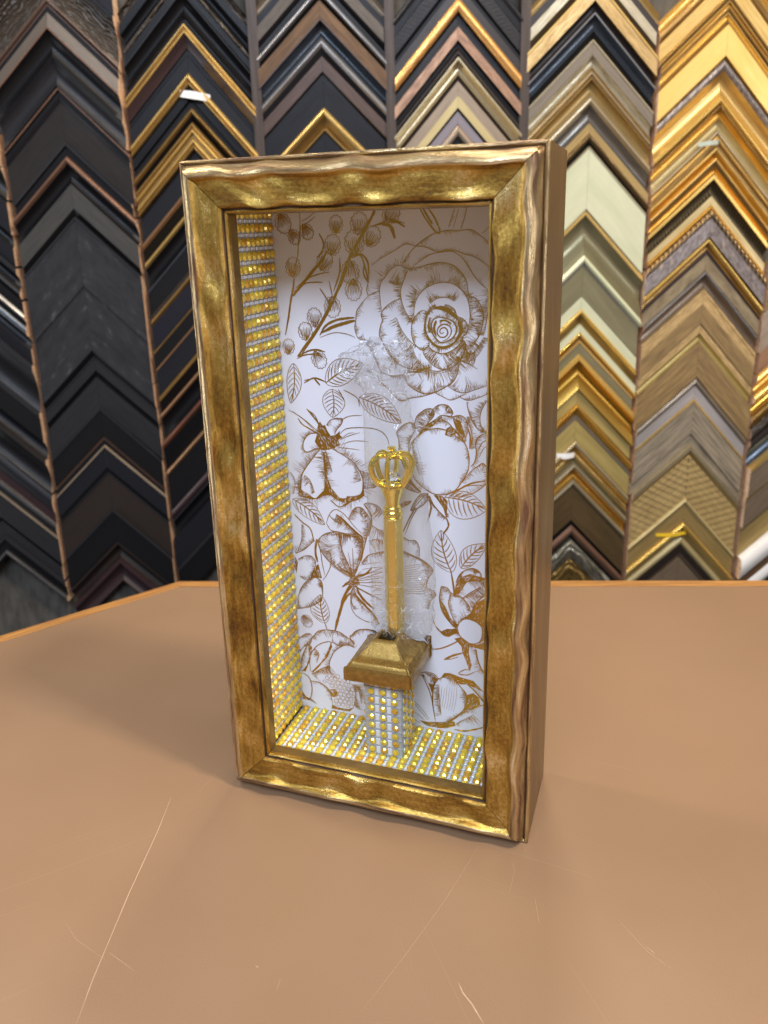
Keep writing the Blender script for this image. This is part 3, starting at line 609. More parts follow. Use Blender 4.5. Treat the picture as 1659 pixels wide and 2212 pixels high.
 ('S',0.2,0,(7079,3136,7029,2485,6942,2084)),
 ('S',0.45,(1, 2.49, 0.5),(1233,4055,1520,4263,1747,4240,1670,3890,1403,3730,1231,3466)),
 ('S',0.5,(1, 3.98, 0.5),(1741,4134,1995,4434,2382,4550,2825,4532,3148,4343,3389,4192)),
 ('S',0.3,0,(2546,4490,2544,4202,2465,3959)),
 ('S',0.5,(-1, 2.99, 0.5),(2527,4084,2801,3984,3136,4066,3381,3991)),
 ('S',0.5,(-1, 4.48, 0.7),(2408,2777,2385,3245,2623,3752,3025,4048,3355,4044)),
 ('S',0.6,0,(1605,2756,1628,3354,1893,3809,2244,4039,2480,4048,2286,3522,1967,3056,1633,2731)),
 ('F',0,0,(2480,4048,2519,3909,2329,3471,1902,2926,1659,2675,1725,2836,2091,3255,2309,3643)),
 ('F',0,0,(1583,3876,1732,3783,1633,3237,1418,2723,1224,2690,1473,2972,1582,3346)),
 ('S',0.5,(1, 6.97, 0.4),(1657,2645,2016,2916,2368,3125)),
 ('S',0.6,(1, 2.49, 0.5),(1207,2687,1287,3238,1555,3872)),
 ('S',0.7,0,(1223,2659,1533,2503,1634,2038,1510,1588,1248,1815,1161,2316)),
 ('F',0,0,(1170,1800,1310,1673,1598,1605,1820,1402,1536,1532,1243,1538)),
 ('S',0.6,(1, 2.19, 0.6),(1612,2367,1986,2343,2318,2103,2422,1639)),
 ('F',0,0,(2291,2128,2551,2206,2657,2045,2534,1842,2364,1870)),
 ('F',0,0,(2404,1514,2687,1447,3029,1452,3259,1557,3081,1341,2680,1293,2368,1354)),
 ('V',0,(1.69,),(2086,2601,2350,2755,2691,2797,2967,2668,3294,2460,3329,1931,3202,1546,2801,1438,2459,1463,2531,1781,2603,2095,2383,2265,2160,2375)),
 ('S',0.3,(-1, 5.98, 0.45),(3240,2510,3336,2111,3261,1618)),
 ('S',0.3,(-1, 3.98, 0.5),(3406,2481,3505,2143,3548,1793)),
 ('L',0,(9.46, 6.97, 6, 1),(2283,4793,2173,5894)),
 ('S',0.7,0,(2283,4793,2355,4563)),
 ('B',0,(4.18, -60),(1579,4774)),
 ('S',1.6,0,(3301,6112,3044,5773,2807,5097,2660,4553)),
 ('S',0.5,0,(3328,6115,3308,5616,3469,5294,3828,5107,4096,5107)),
 ('S',1.2,(1, 3.49, 0.5),(3436,6130,3745,5787,4131,5401,4318,5068)),
 ('S',0.7,(1, 2.49, 0.5),(3233,4424,3489,4691,3817,4786,4150,4780,4306,4636)),
 ('S',0.7,0,(3362,4217,3230,4338,3236,4482)),
 ('S',1.3,0,(6424,15427,6356,15199,6421,14950)),
 ('S',1.7,0,(7103,15390,7183,15122,7025,14825)),
 ('S',1.6,(1, 2.31, 0.4),(6380,15808,6661,15797,6894,15656,7080,15479)),
 ('S',1.0,(1, 1.89, 0.4),(6182,14900,6372,14688,6657,14621,6940,14709)),
 ('S',0.9,(1, 1.47, 0.4),(6528,15428,6707,15430,6894,15343)),
 ('S',0.9,(-1, 1.57, 0.4),(6236,15515,6186,15288,6208,15060)),
 ('S',0.3,(1, 8.39, 0.5),(7221,14716,7408,14493,7642,14316)),
 ('S',0.2,(-1, 6.29, 0.5),(5488,13855,5880,13844,6270,13928)),
 ('S',0.2,(-1, 6.29, 0.5),(4958,16544,5198,16454,5344,16543)),
 ('S',0.3,(1, 3.98, 0.5),(1833,3741,1992,3532,1886,3161)),
 ('S',0.3,(1, 4.98, 0.5),(6419,3084,6467,2465,6516,1896)),
 ('S',0.2,(-1, 3.98, 0.6),(5615,11644,5654,11075,5840,10558)),
 ('S',0.3,(1, 6.97, 0.5),(4057,8802,4358,8576,4561,8545)),
 ('S',0.3,(-1, 4.98, 0.5),(2649,8872,2853,8683,3113,8604)),
 ('S',0.3,(1, 4.98, 0.5),(1818,10244,2020,10056,2158,9656)),
]
SAMPLES = [
 (0,0.5744,0.0418,26,'black with copper-brown lip',[(0.15, 'brn', 'B'), (0.85, 'blk2', 'F')]),
 (0,0.5326,0.0426,24,'black scooped',[(0.1, 'char', 'E'), (0.9, 'blk', 'C')]),
 (0,0.4900,0.0434,25,'broad flat black',[(1.0, 'blk2', 'F')]),
 (0,0.4466,0.0468,24,'plain black',[(0.5, 'blk', 'C'), (0.5, 'blk2', 'F')]),
 (0,0.3997,0.0427,24,'black stepped',[(0.2, 'char', 'E'), (0.5, 'blk', 'C'), (0.3, 'blk2', 'B')]),
 (0,0.3570,0.0488,27,'blue-grey striped',[(0.35, 'blk', 'F'), (0.2, 'pew', 'B'), (0.15, 'blk', 'G'), (0.3, 'slate', 'B')]),
 (0,0.3082,0.0419,24,'black with charcoal lip',[(0.5, 'char', 'C'), (0.5, 'blk2', 'F')]),
 (0,0.2664,0.0725,24,'deep black scooped',[(0.15, 'char', 'E'), (0.85, 'blk', 'C')]),
 (0,0.1939,0.0720,24,'black with grey edge',[(0.12, 'char', 'E'), (0.5, 'blk', 'F'), (0.38, 'blk2', 'C')]),
 (0,0.1219,0.0534,26,'black with thin brown line',[(0.15, 'leath', 'E'), (0.85, 'blk', 'C')]),
 (0,0.0684,0.0675,24,'black ridged',[(0.4, 'blk2', 'B'), (0.3, 'mar', 'G'), (0.3, 'blk', 'B')]),
 (0,0.0009,0.0463,26,'charcoal with pale edge',[(0.1, 'taup', 'E'), (0.9, 'char', 'F')]),
 (0,-0.0453,0.0288,24,'charcoal flat',[(0.2, 'blk', 'G'), (0.8, 'char', 'F')]),
 (0,-0.0741,0.0345,25,'grey-lipped black',[(0.25, 'char', 'E'), (0.45, 'blk', 'G'), (0.3, 'char', 'B')]),
 (1,0.7674,0.0556,24,'cut-off plain black',[(0.5, 'blk', 'C'), (0.5, 'blk2', 'F')]),
 (1,0.7118,0.0653,26,'dark brown scroll-carved',[(0.12, 'blk', 'E'), (0.75, 'ornb', 'C'), (0.13, 'brn', 'B')]),
 (1,0.6465,0.0105,24,'black with copper-brown line',[(0.3, 'brn', 'E'), (0.7, 'blk', 'F')]),
 (1,0.6361,0.0864,30,'pale-edged black scooped',[(0.2, 'leatht', 'U'), (0.04, 'cop', 'E'), (0.36, 'blk', 'C'), (0.4, 'char', 'C')]),
 (1,0.5497,0.0667,26,'dark brown wide flat stepped',[(0.06, 'cop', 'E'), (0.12, 'blk', 'G'), (0.1, 'blk2', 'S'), (0.72, 'leath', 'F')]),
 (1,0.4830,0.0178,25,'black with thin grey rim',[(0.3, 'char', 'E'), (0.7, 'blk', 'G')]),
 (1,0.4652,0.0352,27,'black with copper rim',[(0.28, 'cop', 'B'), (0.72, 'blk', 'C')]),
 (1,0.4300,0.0423,25,'dark grey leather-look',[(0.75, 'leathg', 'F'), (0.25, 'blk', 'S')]),
 (1,0.3877,0.0934,26,'worn charcoal wide flat',[(0.05, 'char', 'E'), (0.95, 'wchar', 'F')]),
 (1,0.2943,0.0617,24,'worn charcoal plain',[(1.0, 'wchar', 'F')]),
 (1,0.2327,0.0368,27,'charcoal with pale corner nick',[(0.75, 'wchar', 'F'), (0.25, 'blk', 'S')]),
 (1,0.1959,0.0257,22,'narrow black-grey',[(0.15, 'char', 'E'), (0.65, 'char', 'F'), (0.2, 'blk', 'S')]),
 (1,0.1702,0.0510,22,'blue-black wide',[(0.1, 'blk', 'G'), (0.9, 'char', 'F')]),
 (1,0.1192,0.0548,25,'black with brown inner line',[(0.05, 'char', 'E'), (0.7, 'blk', 'F'), (0.1, 'brn', 'G'), (0.15, 'blk', 'F')]),
 (1,0.0644,0.0413,27,'black with cream edge line',[(0.09, 'taup', 'E'), (0.75, 'blk2', 'F'), (0.16, 'blk', 'G')]),
 (1,0.0231,0.0602,25,'very dark brown with silver edge',[(0.06, 'char', 'E'), (0.94, 'dkb', 'F')]),
 (1,-0.0371,0.0512,27,'black block with pale top edge',[(0.08, 'char', 'E'), (0.92, 'blk', 'F')]),
 (1,-0.0884,0.0295,24,'mottled brown-black',[(0.25, 'dkb', 'E'), (0.75, 'dkb', 'C')]),
 (1,-0.1178,0.0394,24,'dark rosy brown narrow',[(0.25, 'mar', 'E'), (0.75, 'mar', 'C')]),
 (2,0.7208,0.0257,24,'cut-off black-brown carved',[(0.5, 'ornb', 'C'), (0.5, 'blk', 'F')]),
 (2,0.6951,0.0374,24,'black with bright silver bead',[(0.5, 'blk', 'C'), (0.2, 'ornb', 'B'), (0.3, 'blk', 'F')]),
 (2,0.6577,0.0266,24,'glossy black plain',[(0.1, 'char', 'E'), (0.9, 'blk', 'C')]),
 (2,0.6311,0.0112,24,'slim charcoal',[(1.0, 'char', 'C')]),
 (2,0.6199,0.0365,28,'maroon-black with triple gold lip',[(0.12, 'gold', 'B'), (0.1, 'ogold', 'B'), (0.1, 'gold', 'B'), (0.45, 'mar', 'S'), (0.23, 'blk', 'G')]),
 (2,0.5835,0.0218,22,'flat black wide',[(1.0, 'blk2', 'F')]),
 (2,0.5617,0.0312,28,'black with double gold lip',[(0.28, 'gold', 'B'), (0.22, 'ogold', 'B'), (0.5, 'blk', 'G')]),
 (2,0.5305,0.0276,23,'dim gold and black striped',[(0.3, 'blk', 'F'), (0.35, 'ogold', 'B'), (0.35, 'blk', 'S')]),
 (2,0.5028,0.0343,29,'four-ridged antique gold',[(0.22, 'ogold', 'B'), (0.2, 'gold', 'B'), (0.16, 'ogold', 'G'), (0.22, 'gold', 'B'), (0.2, 'ogold', 'B')]),
 (2,0.4685,0.0333,22,'plain black flat',[(1.0, 'blk2', 'F')]),
 (2,0.4352,0.0271,26,'bronze-lipped black',[(0.35, 'brz', 'B'), (0.65, 'blk', 'S')]),
 (2,0.4081,0.0371,27,'bright bronze-lipped navy',[(0.25, 'gold', 'B'), (0.75, 'blk', 'C')]),
 (2,0.3710,0.0365,24,'black with steel line',[(0.12, 'slate', 'E'), (0.88, 'blk', 'F')]),
 (2,0.3345,0.0045,25,'black with thin gold lip',[(0.2, 'ogold', 'B'), (0.8, 'blues', 'F')]),
 (2,0.3300,0.0438,26,'navy with gold lip',[(0.22, 'ogold', 'B'), (0.78, 'blues', 'S')]),
 (2,0.2862,0.0255,25,'black with thin brass lip',[(0.2, 'ogold', 'B'), (0.8, 'blk', 'F')]),
 (2,0.2608,0.0405,25,'black with fine bronze lip',[(0.12, 'brz', 'B'), (0.88, 'blk2', 'F')]),
 (2,0.2202,0.0257,25,'black with dull gold rim',[(0.3, 'ogold', 'E'), (0.7, 'blk', 'S')]),
 (2,0.1945,0.0406,26,'black with orange-brown lip',[(0.2, 'brz', 'B'), (0.8, 'blk', 'C')]),
 (2,0.1539,0.0458,26,'black with red-brown lip',[(0.25, 'rust', 'B'), (0.75, 'blk', 'S')]),
 (2,0.1081,0.0643,26,'black with copper line',[(0.15, 'brz', 'B'), (0.85, 'blk', 'F')]),
 (2,0.0438,0.0449,26,'black with broad brown band',[(0.35, 'mar', 'B'), (0.1, 'char', 'E'), (0.55, 'blk', 'C')]),
 (2,-0.0011,0.0499,24,'plain charcoal-black',[(1.0, 'blk2', 'F')]),
 (2,-0.0510,0.0557,24,'black with grey line',[(0.15, 'char', 'E'), (0.85, 'blk', 'F')]),
 (3,0.7144,0.0230,24,'cut-off dark pewter',[(0.5, 'pewb', 'C'), (0.5, 'blk', 'F')]),
 (3,0.6915,0.0254,26,'grey-brown textured wood',[(0.7, 'woodd', 'F'), (0.3, 'blk', 'S')]),
 (3,0.6660,0.0236,25,'black with pewter bead',[(0.35, 'blk', 'F'), (0.35, 'pew', 'B'), (0.3, 'blk', 'S')]),
 (3,0.6424,0.0240,28,'coarse brown wood',[(0.85, 'woodb', 'F'), (0.15, 'brn', 'E')]),
 (3,0.6184,0.0399,25,'blue-grey scooped with bright ridge',[(0.45, 'slate', 'C'), (0.3, 'pew', 'B'), (0.25, 'char', 'S')]),
 (3,0.5784,0.0214,24,'dark reddish brown',[(0.85, 'brn', 'F'), (0.15, 'blk', 'S')]),
 (3,0.5570,0.0407,22,'broad flat blue-black',[(1.0, 'blk2', 'F')]),
 (3,0.5163,0.0300,29,'gold-edged bronze ridged',[(0.35, 'gold', 'B'), (0.4, 'ogold', 'S'), (0.25, 'ogold', 'B')]),
 (3,0.4863,0.0502,23,'small black',[(1.0, 'blk2', 'F')]),
 (4,0.7125,0.0230,24,'cut-off charcoal ribbed',[(0.5, 'char', 'B'), (0.5, 'blk', 'F')]),
 (4,0.6895,0.0276,24,'black basket-weave',[(0.8, 'baskd', 'F'), (0.2, 'blk', 'S')]),
 (4,0.6619,0.0204,25,'dark brown flat',[(0.3, 'blk', 'F'), (0.7, 'dkb', 'F')]),
 (4,0.6415,0.0174,29,'orange-gold with brighter right arm',[(1.0, 'orgg', 'B')]),
 (4,0.6241,0.0160,23,'charcoal grained narrow',[(0.2, 'blk', 'G'), (0.8, 'char', 'F')]),
 (4,0.6080,0.0164,28,'weathered copper-tan',[(1.0, 'coptan', 'F')]),
 (4,0.5916,0.0192,23,'dark espresso ribbed',[(0.4, 'blk', 'G'), (0.6, 'dkb', 'B')]),
 (4,0.5724,0.0281,29,'bright champagne silver scooped',[(0.15, 'cham', 'E'), (0.6, 'cham', 'C'), (0.25, 'dkb', 'S')]),
 (4,0.5443,0.0360,27,'taupe with yellow-gold inner edge',[(0.5, 'taup', 'F'), (0.4, 'cham2', 'F'), (0.1, 'blk', 'S')]),
 (4,0.5083,0.0164,24,'lavender grey flat',[(1.0, 'lav', 'F')]),
 (4,0.4919,0.0151,26,'thin tan ridge',[(1.0, 'taup', 'B')]),
 (4,0.4768,0.0452,22,'black inner',[(1.0, 'blk', 'F')]),
 (5,0.7072,0.0241,24,'cut-off dull gold',[(0.5, 'brzo', 'C'), (0.5, 'dkb', 'F')]),
 (5,0.6832,0.0262,24,'pale grey-gold worn',[(0.6, 'pewg', 'F'), (0.4, 'dkb', 'S')]),
 (5,0.6570,0.0239,28,'textured gold wood',[(0.15, 'gold', 'E'), (0.85, 'gwood', 'F')]),
 (5,0.6331,0.0134,24,'near-black coffee',[(1.0, 'dkb', 'C')]),
 (5,0.6196,0.0303,29,'slate-blue scooped',[(0.1, 'pew', 'E'), (0.6, 'slate', 'C'), (0.3, 'blk', 'S')]),
 (5,0.5893,0.0187,25,'brown-grey with silver edge',[(0.18, 'cham', 'E'), (0.82, 'pewb', 'F')]),
 (5,0.5706,0.0316,28,'champagne with gilt ridges',[(0.45, 'pewg', 'C'), (0.12, 'ogold', 'B'), (0.22, 'cham', 'B'), (0.21, 'ogold', 'B')]),
 (5,0.5390,0.0504,26,'bronze and steel wave',[(0.3, 'brzo', 'C'), (0.25, 'cham', 'B'), (0.45, 'slate2', 'C')]),
 (5,0.4886,0.0291,27,'rope-edged brown and gold',[(0.4, 'brzo', 'F'), (0.35, 'rope', 'B'), (0.25, 'blk', 'S')]),
 (5,0.4595,0.0800,31,'broad pale celadon flat',[(0.03, 'cham', 'E'), (0.97, 'celad', 'F')]),
 (5,0.3795,0.0718,27,'olive scooped with gold lip',[(0.12, 'gold', 'E'), (0.5, 'olv', 'C'), (0.22, 'olv', 'U'), (0.16, 'celad', 'B')]),
 (5,0.3077,0.0451,27,'olive slab with silver edge',[(0.06, 'pew', 'E'), (0.94, 'olv', 'F')]),
 (5,0.2625,0.0387,27,'pale olive and bright gold',[(0.45, 'celad', 'F'), (0.2, 'gold2', 'B'), (0.35, 'ogold', 'S')]),
 (5,0.2238,0.0222,26,'sage and yellow-gold',[(0.5, 'celad', 'F'), (0.3, 'gold2', 'B'), (0.2, 'ogold', 'S')]),
 (5,0.2017,0.0204,26,'grey-olive with gold edge',[(0.25, 'gold', 'E'), (0.75, 'olv', 'F')]),
 (5,0.1813,0.0506,29,'amber wide scooped',[(0.2, 'gold2', 'E'), (0.5, 'amber', 'C'), (0.3, 'amber2', 'U')]),
 (5,0.1307,0.0232,25,'olive-gold band',[(1.0, 'olvg', 'F')]),
 (5,0.1075,0.0160,28,'orange-gold ridged',[(0.5, 'org', 'B'), (0.5, 'amber2', 'S')]),
 (5,0.0915,0.0389,25,'dull olive-gold slab',[(0.2, 'pewb', 'E'), (0.8, 'olvg', 'F')]),
 (5,0.0527,0.0341,28,'champagne ridged with gold cove',[(0.3, 'cham', 'B'), (0.5, 'gold', 'C'), (0.2, 'olv', 'S')]),
 (5,0.0186,0.0380,27,'champagne and orange stepped',[(0.3, 'cham', 'B'), (0.4, 'org', 'C'), (0.3, 'cham', 'B')]),
 (5,-0.0194,0.0583,24,'plain dark bronze wide',[(0.95, 'brzd', 'F'), (0.05, 'blk', 'S')]),
 (5,-0.0777,0.0268,27,'distressed copper',[(0.15, 'blk', 'G'), (0.6, 'cop', 'B'), (0.25, 'blk', 'S')]),
 (5,-0.1045,0.0308,30,'ornate bright silver',[(1.0, 'orns', 'B')]),
 (5,-0.1353,0.0458,28,'ornate bright gold',[(1.0, 'orng', 'B')]),
 (6,0.6878,0.0279,24,'cut-off ribbed gold',[(0.5, 'gold', 'C'), (0.5, 'ogold', 'B')]),
 (6,0.6600,0.0301,26,'beaded pale gold',[(0.7, 'gold', 'F'), (0.3, 'beadg', 'B')]),
 (6,0.6299,0.0125,28,'layered gold ribbed',[(0.25, 'gold', 'B'), (0.25, 'amber', 'G'), (0.25, 'gold', 'B'), (0.25, 'ogold', 'B')]),
 (6,0.6174,0.0161,26,'gilt with fine rope',[(0.3, 'gold', 'B'), (0.3, 'gold2', 'C'), (0.4, 'beadg', 'B')]),
 (6,0.6013,0.0394,32,'broad smooth yellow-gold',[(0.92, 'goldf', 'F'), (0.08, 'amber', 'S')]),
 (6,0.5619,0.0544,28,'silver-speckled rope edge with gold cove',[(0.25, 'ornsg', 'B'), (0.55, 'gold', 'C'), (0.2, 'gold2', 'B')]),
 (6,0.5075,0.0172,27,'beaded orange gold',[(0.35, 'beadg', 'B'), (0.65, 'amber2', 'C')]),
 (6,0.4903,0.0213,26,'pale champagne gold smooth',[(0.6, 'cham2', 'C'), (0.4, 'cham', 'B')]),
 (6,0.4691,0.0274,26,'fluted gold',[(0.25, 'gold', 'B'), (0.25, 'ogold', 'G'), (0.25, 'gold', 'B'), (0.25, 'amber', 'S')]),
 (6,0.4417,0.0209,28,'rope-lipped gold and orange',[(0.3, 'gold', 'B'), (0.3, 'beadg', 'G'), (0.4, 'org', 'C')]),
 (6,0.4207,0.0281,27,'reeded dark olive with gold edge',[(0.25, 'gold2', 'E'), (0.75, 'reed', 'C')]),
 (6,0.3927,0.0184,26,'olive-champagne with gold inner line',[(0.6, 'cham2', 'F'), (0.4, 'org', 'B')]),
 (6,0.3743,0.0351,31,'scalloped blue-grey and gold',[(0.3, 'scal', 'B'), (0.7, 'ornsg', 'F')]),
 (6,0.3391,0.0242,27,'gold fluted with dark groove',[(0.4, 'gold2', 'B'), (0.35, 'ogold', 'C'), (0.25, 'mar', 'G')]),
 (6,0.3150,0.0213,26,'antiqued olive wood',[(1.0, 'woodo', 'F')]),
 (6,0.2936,0.0249,28,'slate scooped with silver lip',[(0.25, 'pew', 'B'), (0.75, 'taupd', 'C')]),
 (6,0.2687,0.0495,28,'gold wood-grain',[(0.12, 'gwood', 'E'), (0.3, 'gwood', 'F'), (0.58, 'woodb2', 'F')]),
 (6,0.2192,0.0251,26,'greenish gold grained',[(0.5, 'gwood', 'F'), (0.5, 'olvg', 'C')]),
 (6,0.1941,0.0514,28,'broad grained brown wood',[(1.0, 'woodb2', 'F')]),
 (6,0.1427,0.0368,26,'silver-lipped grey',[(0.35, 'pewb', 'B'), (0.5, 'sil2', 'F'), (0.15, 'gold', 'E')]),
 (6,0.1059,0.0482,27,'weathered grey-brown driftwood',[(1.0, 'woodg', 'F')]),
 (6,0.0576,0.0163,24,'slim silver-brown driftwood',[(1.0, 'woodg', 'F')]),
 (6,0.0413,0.0836,31,'basket-weave gold broad',[(0.1, 'cham', 'E'), (0.1, 'brzo', 'S'), (0.8, 'baskg', 'F')]),
 (6,-0.0423,0.0391,26,'olive-bronze with ridge',[(0.25, 'cham2', 'B'), (0.75, 'brzo', 'F')]),
 (6,-0.0815,0.0399,28,'gold-edged bronze stepped',[(0.25, 'gold2', 'B'), (0.35, 'brzo', 'S'), (0.4, 'cham2', 'B')]),
 (6,-0.1213,0.0214,24,'dark purple-brown',[(0.6, 'dkb', 'F'), (0.4, 'taupd', 'S')]),
 (6,-0.1427,0.0484,23,'grey-brown small',[(1.0, 'taupd', 'F')]),
 (7,0.3750,0.0636,26,'brown rope-grained',[(1.0, 'woodb2', 'F')]),
 (7,0.3114,0.0573,27,'tan grained',[(1.0, 'taup', 'F')]),
 (7,0.2542,0.0333,25,'copper-brown smooth',[(1.0, 'brz', 'F')]),
 (7,0.2209,0.0281,27,'amber gold',[(0.4, 'gold2', 'B'), (0.6, 'org', 'C')]),
 (7,0.1927,0.0309,27,'bright gold ridged',[(0.4, 'gold2', 'B'), (0.6, 'amber', 'C')]),
 (7,0.1618,0.0207,27,'beaded gold',[(0.5, 'beadg', 'B'), (0.5, 'org', 'S')]),
 (7,0.1411,0.0178,26,'dark gold carved',[(1.0, 'ornb', 'B')]),
 (7,0.1233,0.0407,29,'black and slate scooped',[(0.2, 'dkb', 'E'), (0.8, 'slate', 'C')]),
 (7,0.0825,0.0451,40,'taupe flat',[(0.15, 'gold', 'E'), (0.85, 'taupd', 'F')]),
 (7,0.0374,0.0516,34,'pewter-brown flat',[(0.15, 'gold', 'E'), (0.85, 'taupd', 'F')]),
 (7,-0.0142,0.0502,26,'dull gold-brown grained',[(1.0, 'brzo', 'F')]),
 (7,-0.0644,0.0354,38,'glossy white',[(0.9, 'wht', 'B'), (0.1, 'sil', 'S')]),
 (7,-0.0998,0.0490,26,'white and grey stepped',[(0.5, 'brz', 'F'), (0.5, 'wht', 'B')]),
]
COLS = {0: (-0.478, 0.98, 0.98), 1: (-0.306, 0.95, 1.0), 2: (-0.134, 1.03, 1.18), 3: (0.041, 0.95, 1.02), 4: (0.218, 1.12, 1.12), 5: (0.393, 0.97, 1.07), 6: (0.565, 0.93, 1.13), 7: (0.737, 0.95, 1.0)}

# ================================================================ the wall of samples
WY = 0.705
def struct(name, mb, mats):
    o = mb.build(name, mats); o['kind'] = 'structure'; return o
mb = MB(); mb.box(-1.6, 2.2, -3.0, 1.6, -.90, -.93); o = struct('floor', mb, M_PLASTER); fixn(o)
mb = MB(); mb.box(-1.2, 1.6, WY, WY + .04, -.90, 1.5); o = struct('wall', mb, M_FELT); fixn(o)

def band_profile(T, h, bands):
    """(t, height, finish) points down the face of a moulding"""
    pts = [(0, 0, None), (0, h - 1.2, 0), (.6, h, 0)]
    t = 0; hh = h; T = T * 1000
    for k, (fr, mat, shp) in enumerate(bands):
        w_ = fr * T
        if shp == 'F': seg = [(1, 0)]
        elif shp == 'E': seg = [(.1, 1.2), (.85, 1.2), (1, 0)]
        elif shp == 'S': seg = [(1, -min(7, w_ * .55))]
        elif shp == 'U': seg = [(1, min(6, w_ * .5))]
        elif shp == 'B': seg = [(i / 7, min(4, w_ * .42) * math.sin(math.pi * i / 7)) for i in range(1, 8)]
        elif shp == 'C': seg = [(i / 8, -min(8, w_ * .42) * math.sin(math.pi * i / 8) ** .8 - min(3, w_ * .15) * i / 8) for i in range(1, 9)]
        else: seg = [(.08, -2.5), (.92, -2.5), (1, 0)]
        for a, d in seg:
            pts.append((t + a * w_, max(6, hh + d), k + 1))
        hh = max(8, hh + seg[-1][1]); t += w_
    pts[-1] = (T - .5, pts[-1][1], pts[-1][2])
    pts.append((T - .3, 0, 0))
    return pts
COLN = {0: 'leftmost', 1: 'second', 2: 'third', 3: 'fourth', 4: 'fifth', 5: 'sixth', 6: 'seventh', 7: 'rightmost'}
ORD = ['topmost', 'second', 'third', 'fourth', 'fifth', 'sixth', 'seventh', 'eighth', 'ninth', 'tenth', 'eleventh', 'twelfth', 'thirteenth', 'fourteenth', 'fifteenth', 'sixteenth', 'seventeenth', 'eighteenth', 'nineteenth', 'twentieth', 'twenty-first', 'twenty-second', 'twenty-third', 'twenty-fourth', 'twenty-fifth', 'twenty-sixth', 'twenty-seventh', 'twenty-eighth', 'twenty-ninth', 'thirtieth', 'thirty-first', 'thirty-second']
rs = random.Random(3)
def sample(col, za, T, h, desc, bands, label, grp='frame corner samples on the wall'):
    xc, sl, sr = COLS[col]
    hw = (.0832 if col > 1 else .0812) + rs.uniform(-.002, .0022)
    prof = band_profile(T, h, bands)
    keys = []; mi = {}
    for fr, mat, shp in bands:
        if mat not in mi: mi[mat] = len(keys); keys.append(mat)
    mats = [MT[k] for k in keys] + [M_END]; END = len(keys)
    vs = []; uv = []; fs = []; ms = []
    n = len(prof); jl = rs.uniform(-.0015, .0015)
    # the two arms are separate runs meeting in a hairline mitre
    for side in (-1, 1):
        b = len(vs); s = sl if side < 0 else sr
        NS = 2
        for i in range(NS + 1):
            x = side * (0.00012 + (hw - .00012) * i / NS)
            for (t, hh, k) in prof:
                vs.append((x, -hh / 1000, -s * abs(x) - t / 1000 + (jl * i / NS if side > 0 else 0))); uv.append((x * 1.414 + side * .3, t / 1000))
        for i in range(NS):
            for j in range(n - 1):
                a = b + i * n + j; f = (a, a + 1, a + n + 1, a + n)
                fs.append(f if side > 0 else f[::-1])
                k = prof[j + 1][2]; ms.append(mi[bands[k - 1][1]] if k else mi[bands[0][1]] if j < 2 else mi[bands[-1][1]])
        e = tuple(b + NS * n + j for j in range(n)); fs.append(e if side > 0 else e[::-1]); ms.append(END)
        e = tuple(b + j for j in range(n)); fs.append(e[::-1] if side > 0 else e); ms.append(0)
    o = obj('frame_corner_sample', vs, fs, mats, None, ms, uv, 32, loc=(xc, WY, za))
    tag(o, label, 'frame sample', grp)
    return o
cnt = {}
for (col, za, T, h, desc, bands) in SAMPLES:
    k = cnt.get(col, 0); cnt[col] = k + 1
    sample(col, za, T, h, desc, bands, f'{desc} frame corner sample, {ORD[k]} down in the {COLN[col]} wall column')
# the two middle columns go on downwards behind the shadow box
last = {}
for s_ in SAMPLES: last[s_[0]] = s_[1] - s_[2]
fill = [('brn', 'F'), ('ogold', 'B'), ('blk2', 'F'), ('brzd', 'C'), ('char', 'F'), ('gold', 'C')]
for col in (3, 4):
    z = last[col]; i = 0
    while z > -.22:
        T = .03 + .022 * rs.random(); f1, f2 = fill[(i + col) % 6], fill[(i * 3 + 1) % 6]
        sample(col, z, T, 24, '', [(.35, f1[0], f1[1]), (.65, f2[0], f2[1])], 'frame corner sample on the wall hidden behind the gold shadow box', 'frame corner samples behind the shadow box'); z -= T; i += 1
for x, nm in ((-.0465, 'to the left of the fourth column'), (.1295, 'between the fourth and fifth columns'), (.3055, 'to the right of the fifth column')):
    mb = MB(); mb.box(x - .0062, x + .0062, WY - .027, WY - .0005, -.88, .95); o = mb.build('divider_slat', M_POST); fixn(o)
    tag(o, f'dark stained wood slat {nm} of corner samples', 'divider slat', 'dark slats between sample columns')
for x in (-.3915, -.2200, .4795, .6515):
    pass

def hang_tag(name, x, z, y, w_, h_, ang, mat, label, cat):
    vs = []; n = 8
    for i in range(n + 1):
        u = i / n - .5
        for v in (-.5, .5):
            px, pz = u * w_, v * h_ * (1 - .25 * abs(u))
            vs.append((px * math.cos(ang) - pz * math.sin(ang), -.003 * math.cos(u * 5), px * math.sin(ang) + pz * math.cos(ang)))
    nn = len(vs); vs += [(a, b + .0006, c_) for a, b, c_ in vs]
    fs = []
    for i in range(n):
        a = 2 * i; fs += [(a, a + 1, a + 3, a + 2), (nn + a, nn + a + 2, nn + a + 3, nn + a + 1), (a, a + 2, nn + a + 2, nn + a), (a + 1, nn + a + 1, nn + a + 3, a + 3)]
    fs += [(0, nn, nn + 1, 1), (2 * n, 2 * n + 1, nn + 2 * n + 1, nn + 2 * n)]
    o = obj(name, vs, fs, mat, smooth=60, loc=(x, y, z)); fixn(o); return tag(o, label, cat)
hang_tag('price_tag', -.1275, .5340, WY - .031, .040, .0095, -.17, M_TAG, 'white paper tag tucked under the upper double gold-lipped black corner sample', 'tag')
hang_tag('price_tag', .3790, .0300, WY - .031, .026, .0085, .03, M_TAG, 'small white tag on the champagne and gold samples right of the shadow box', 'tag')
hang_tag('price_tag', .5520, .4590, WY - .033, .027, .0060, .10, M_TAGG, 'pale green folded tag on the gold samples at upper right', 'tag')
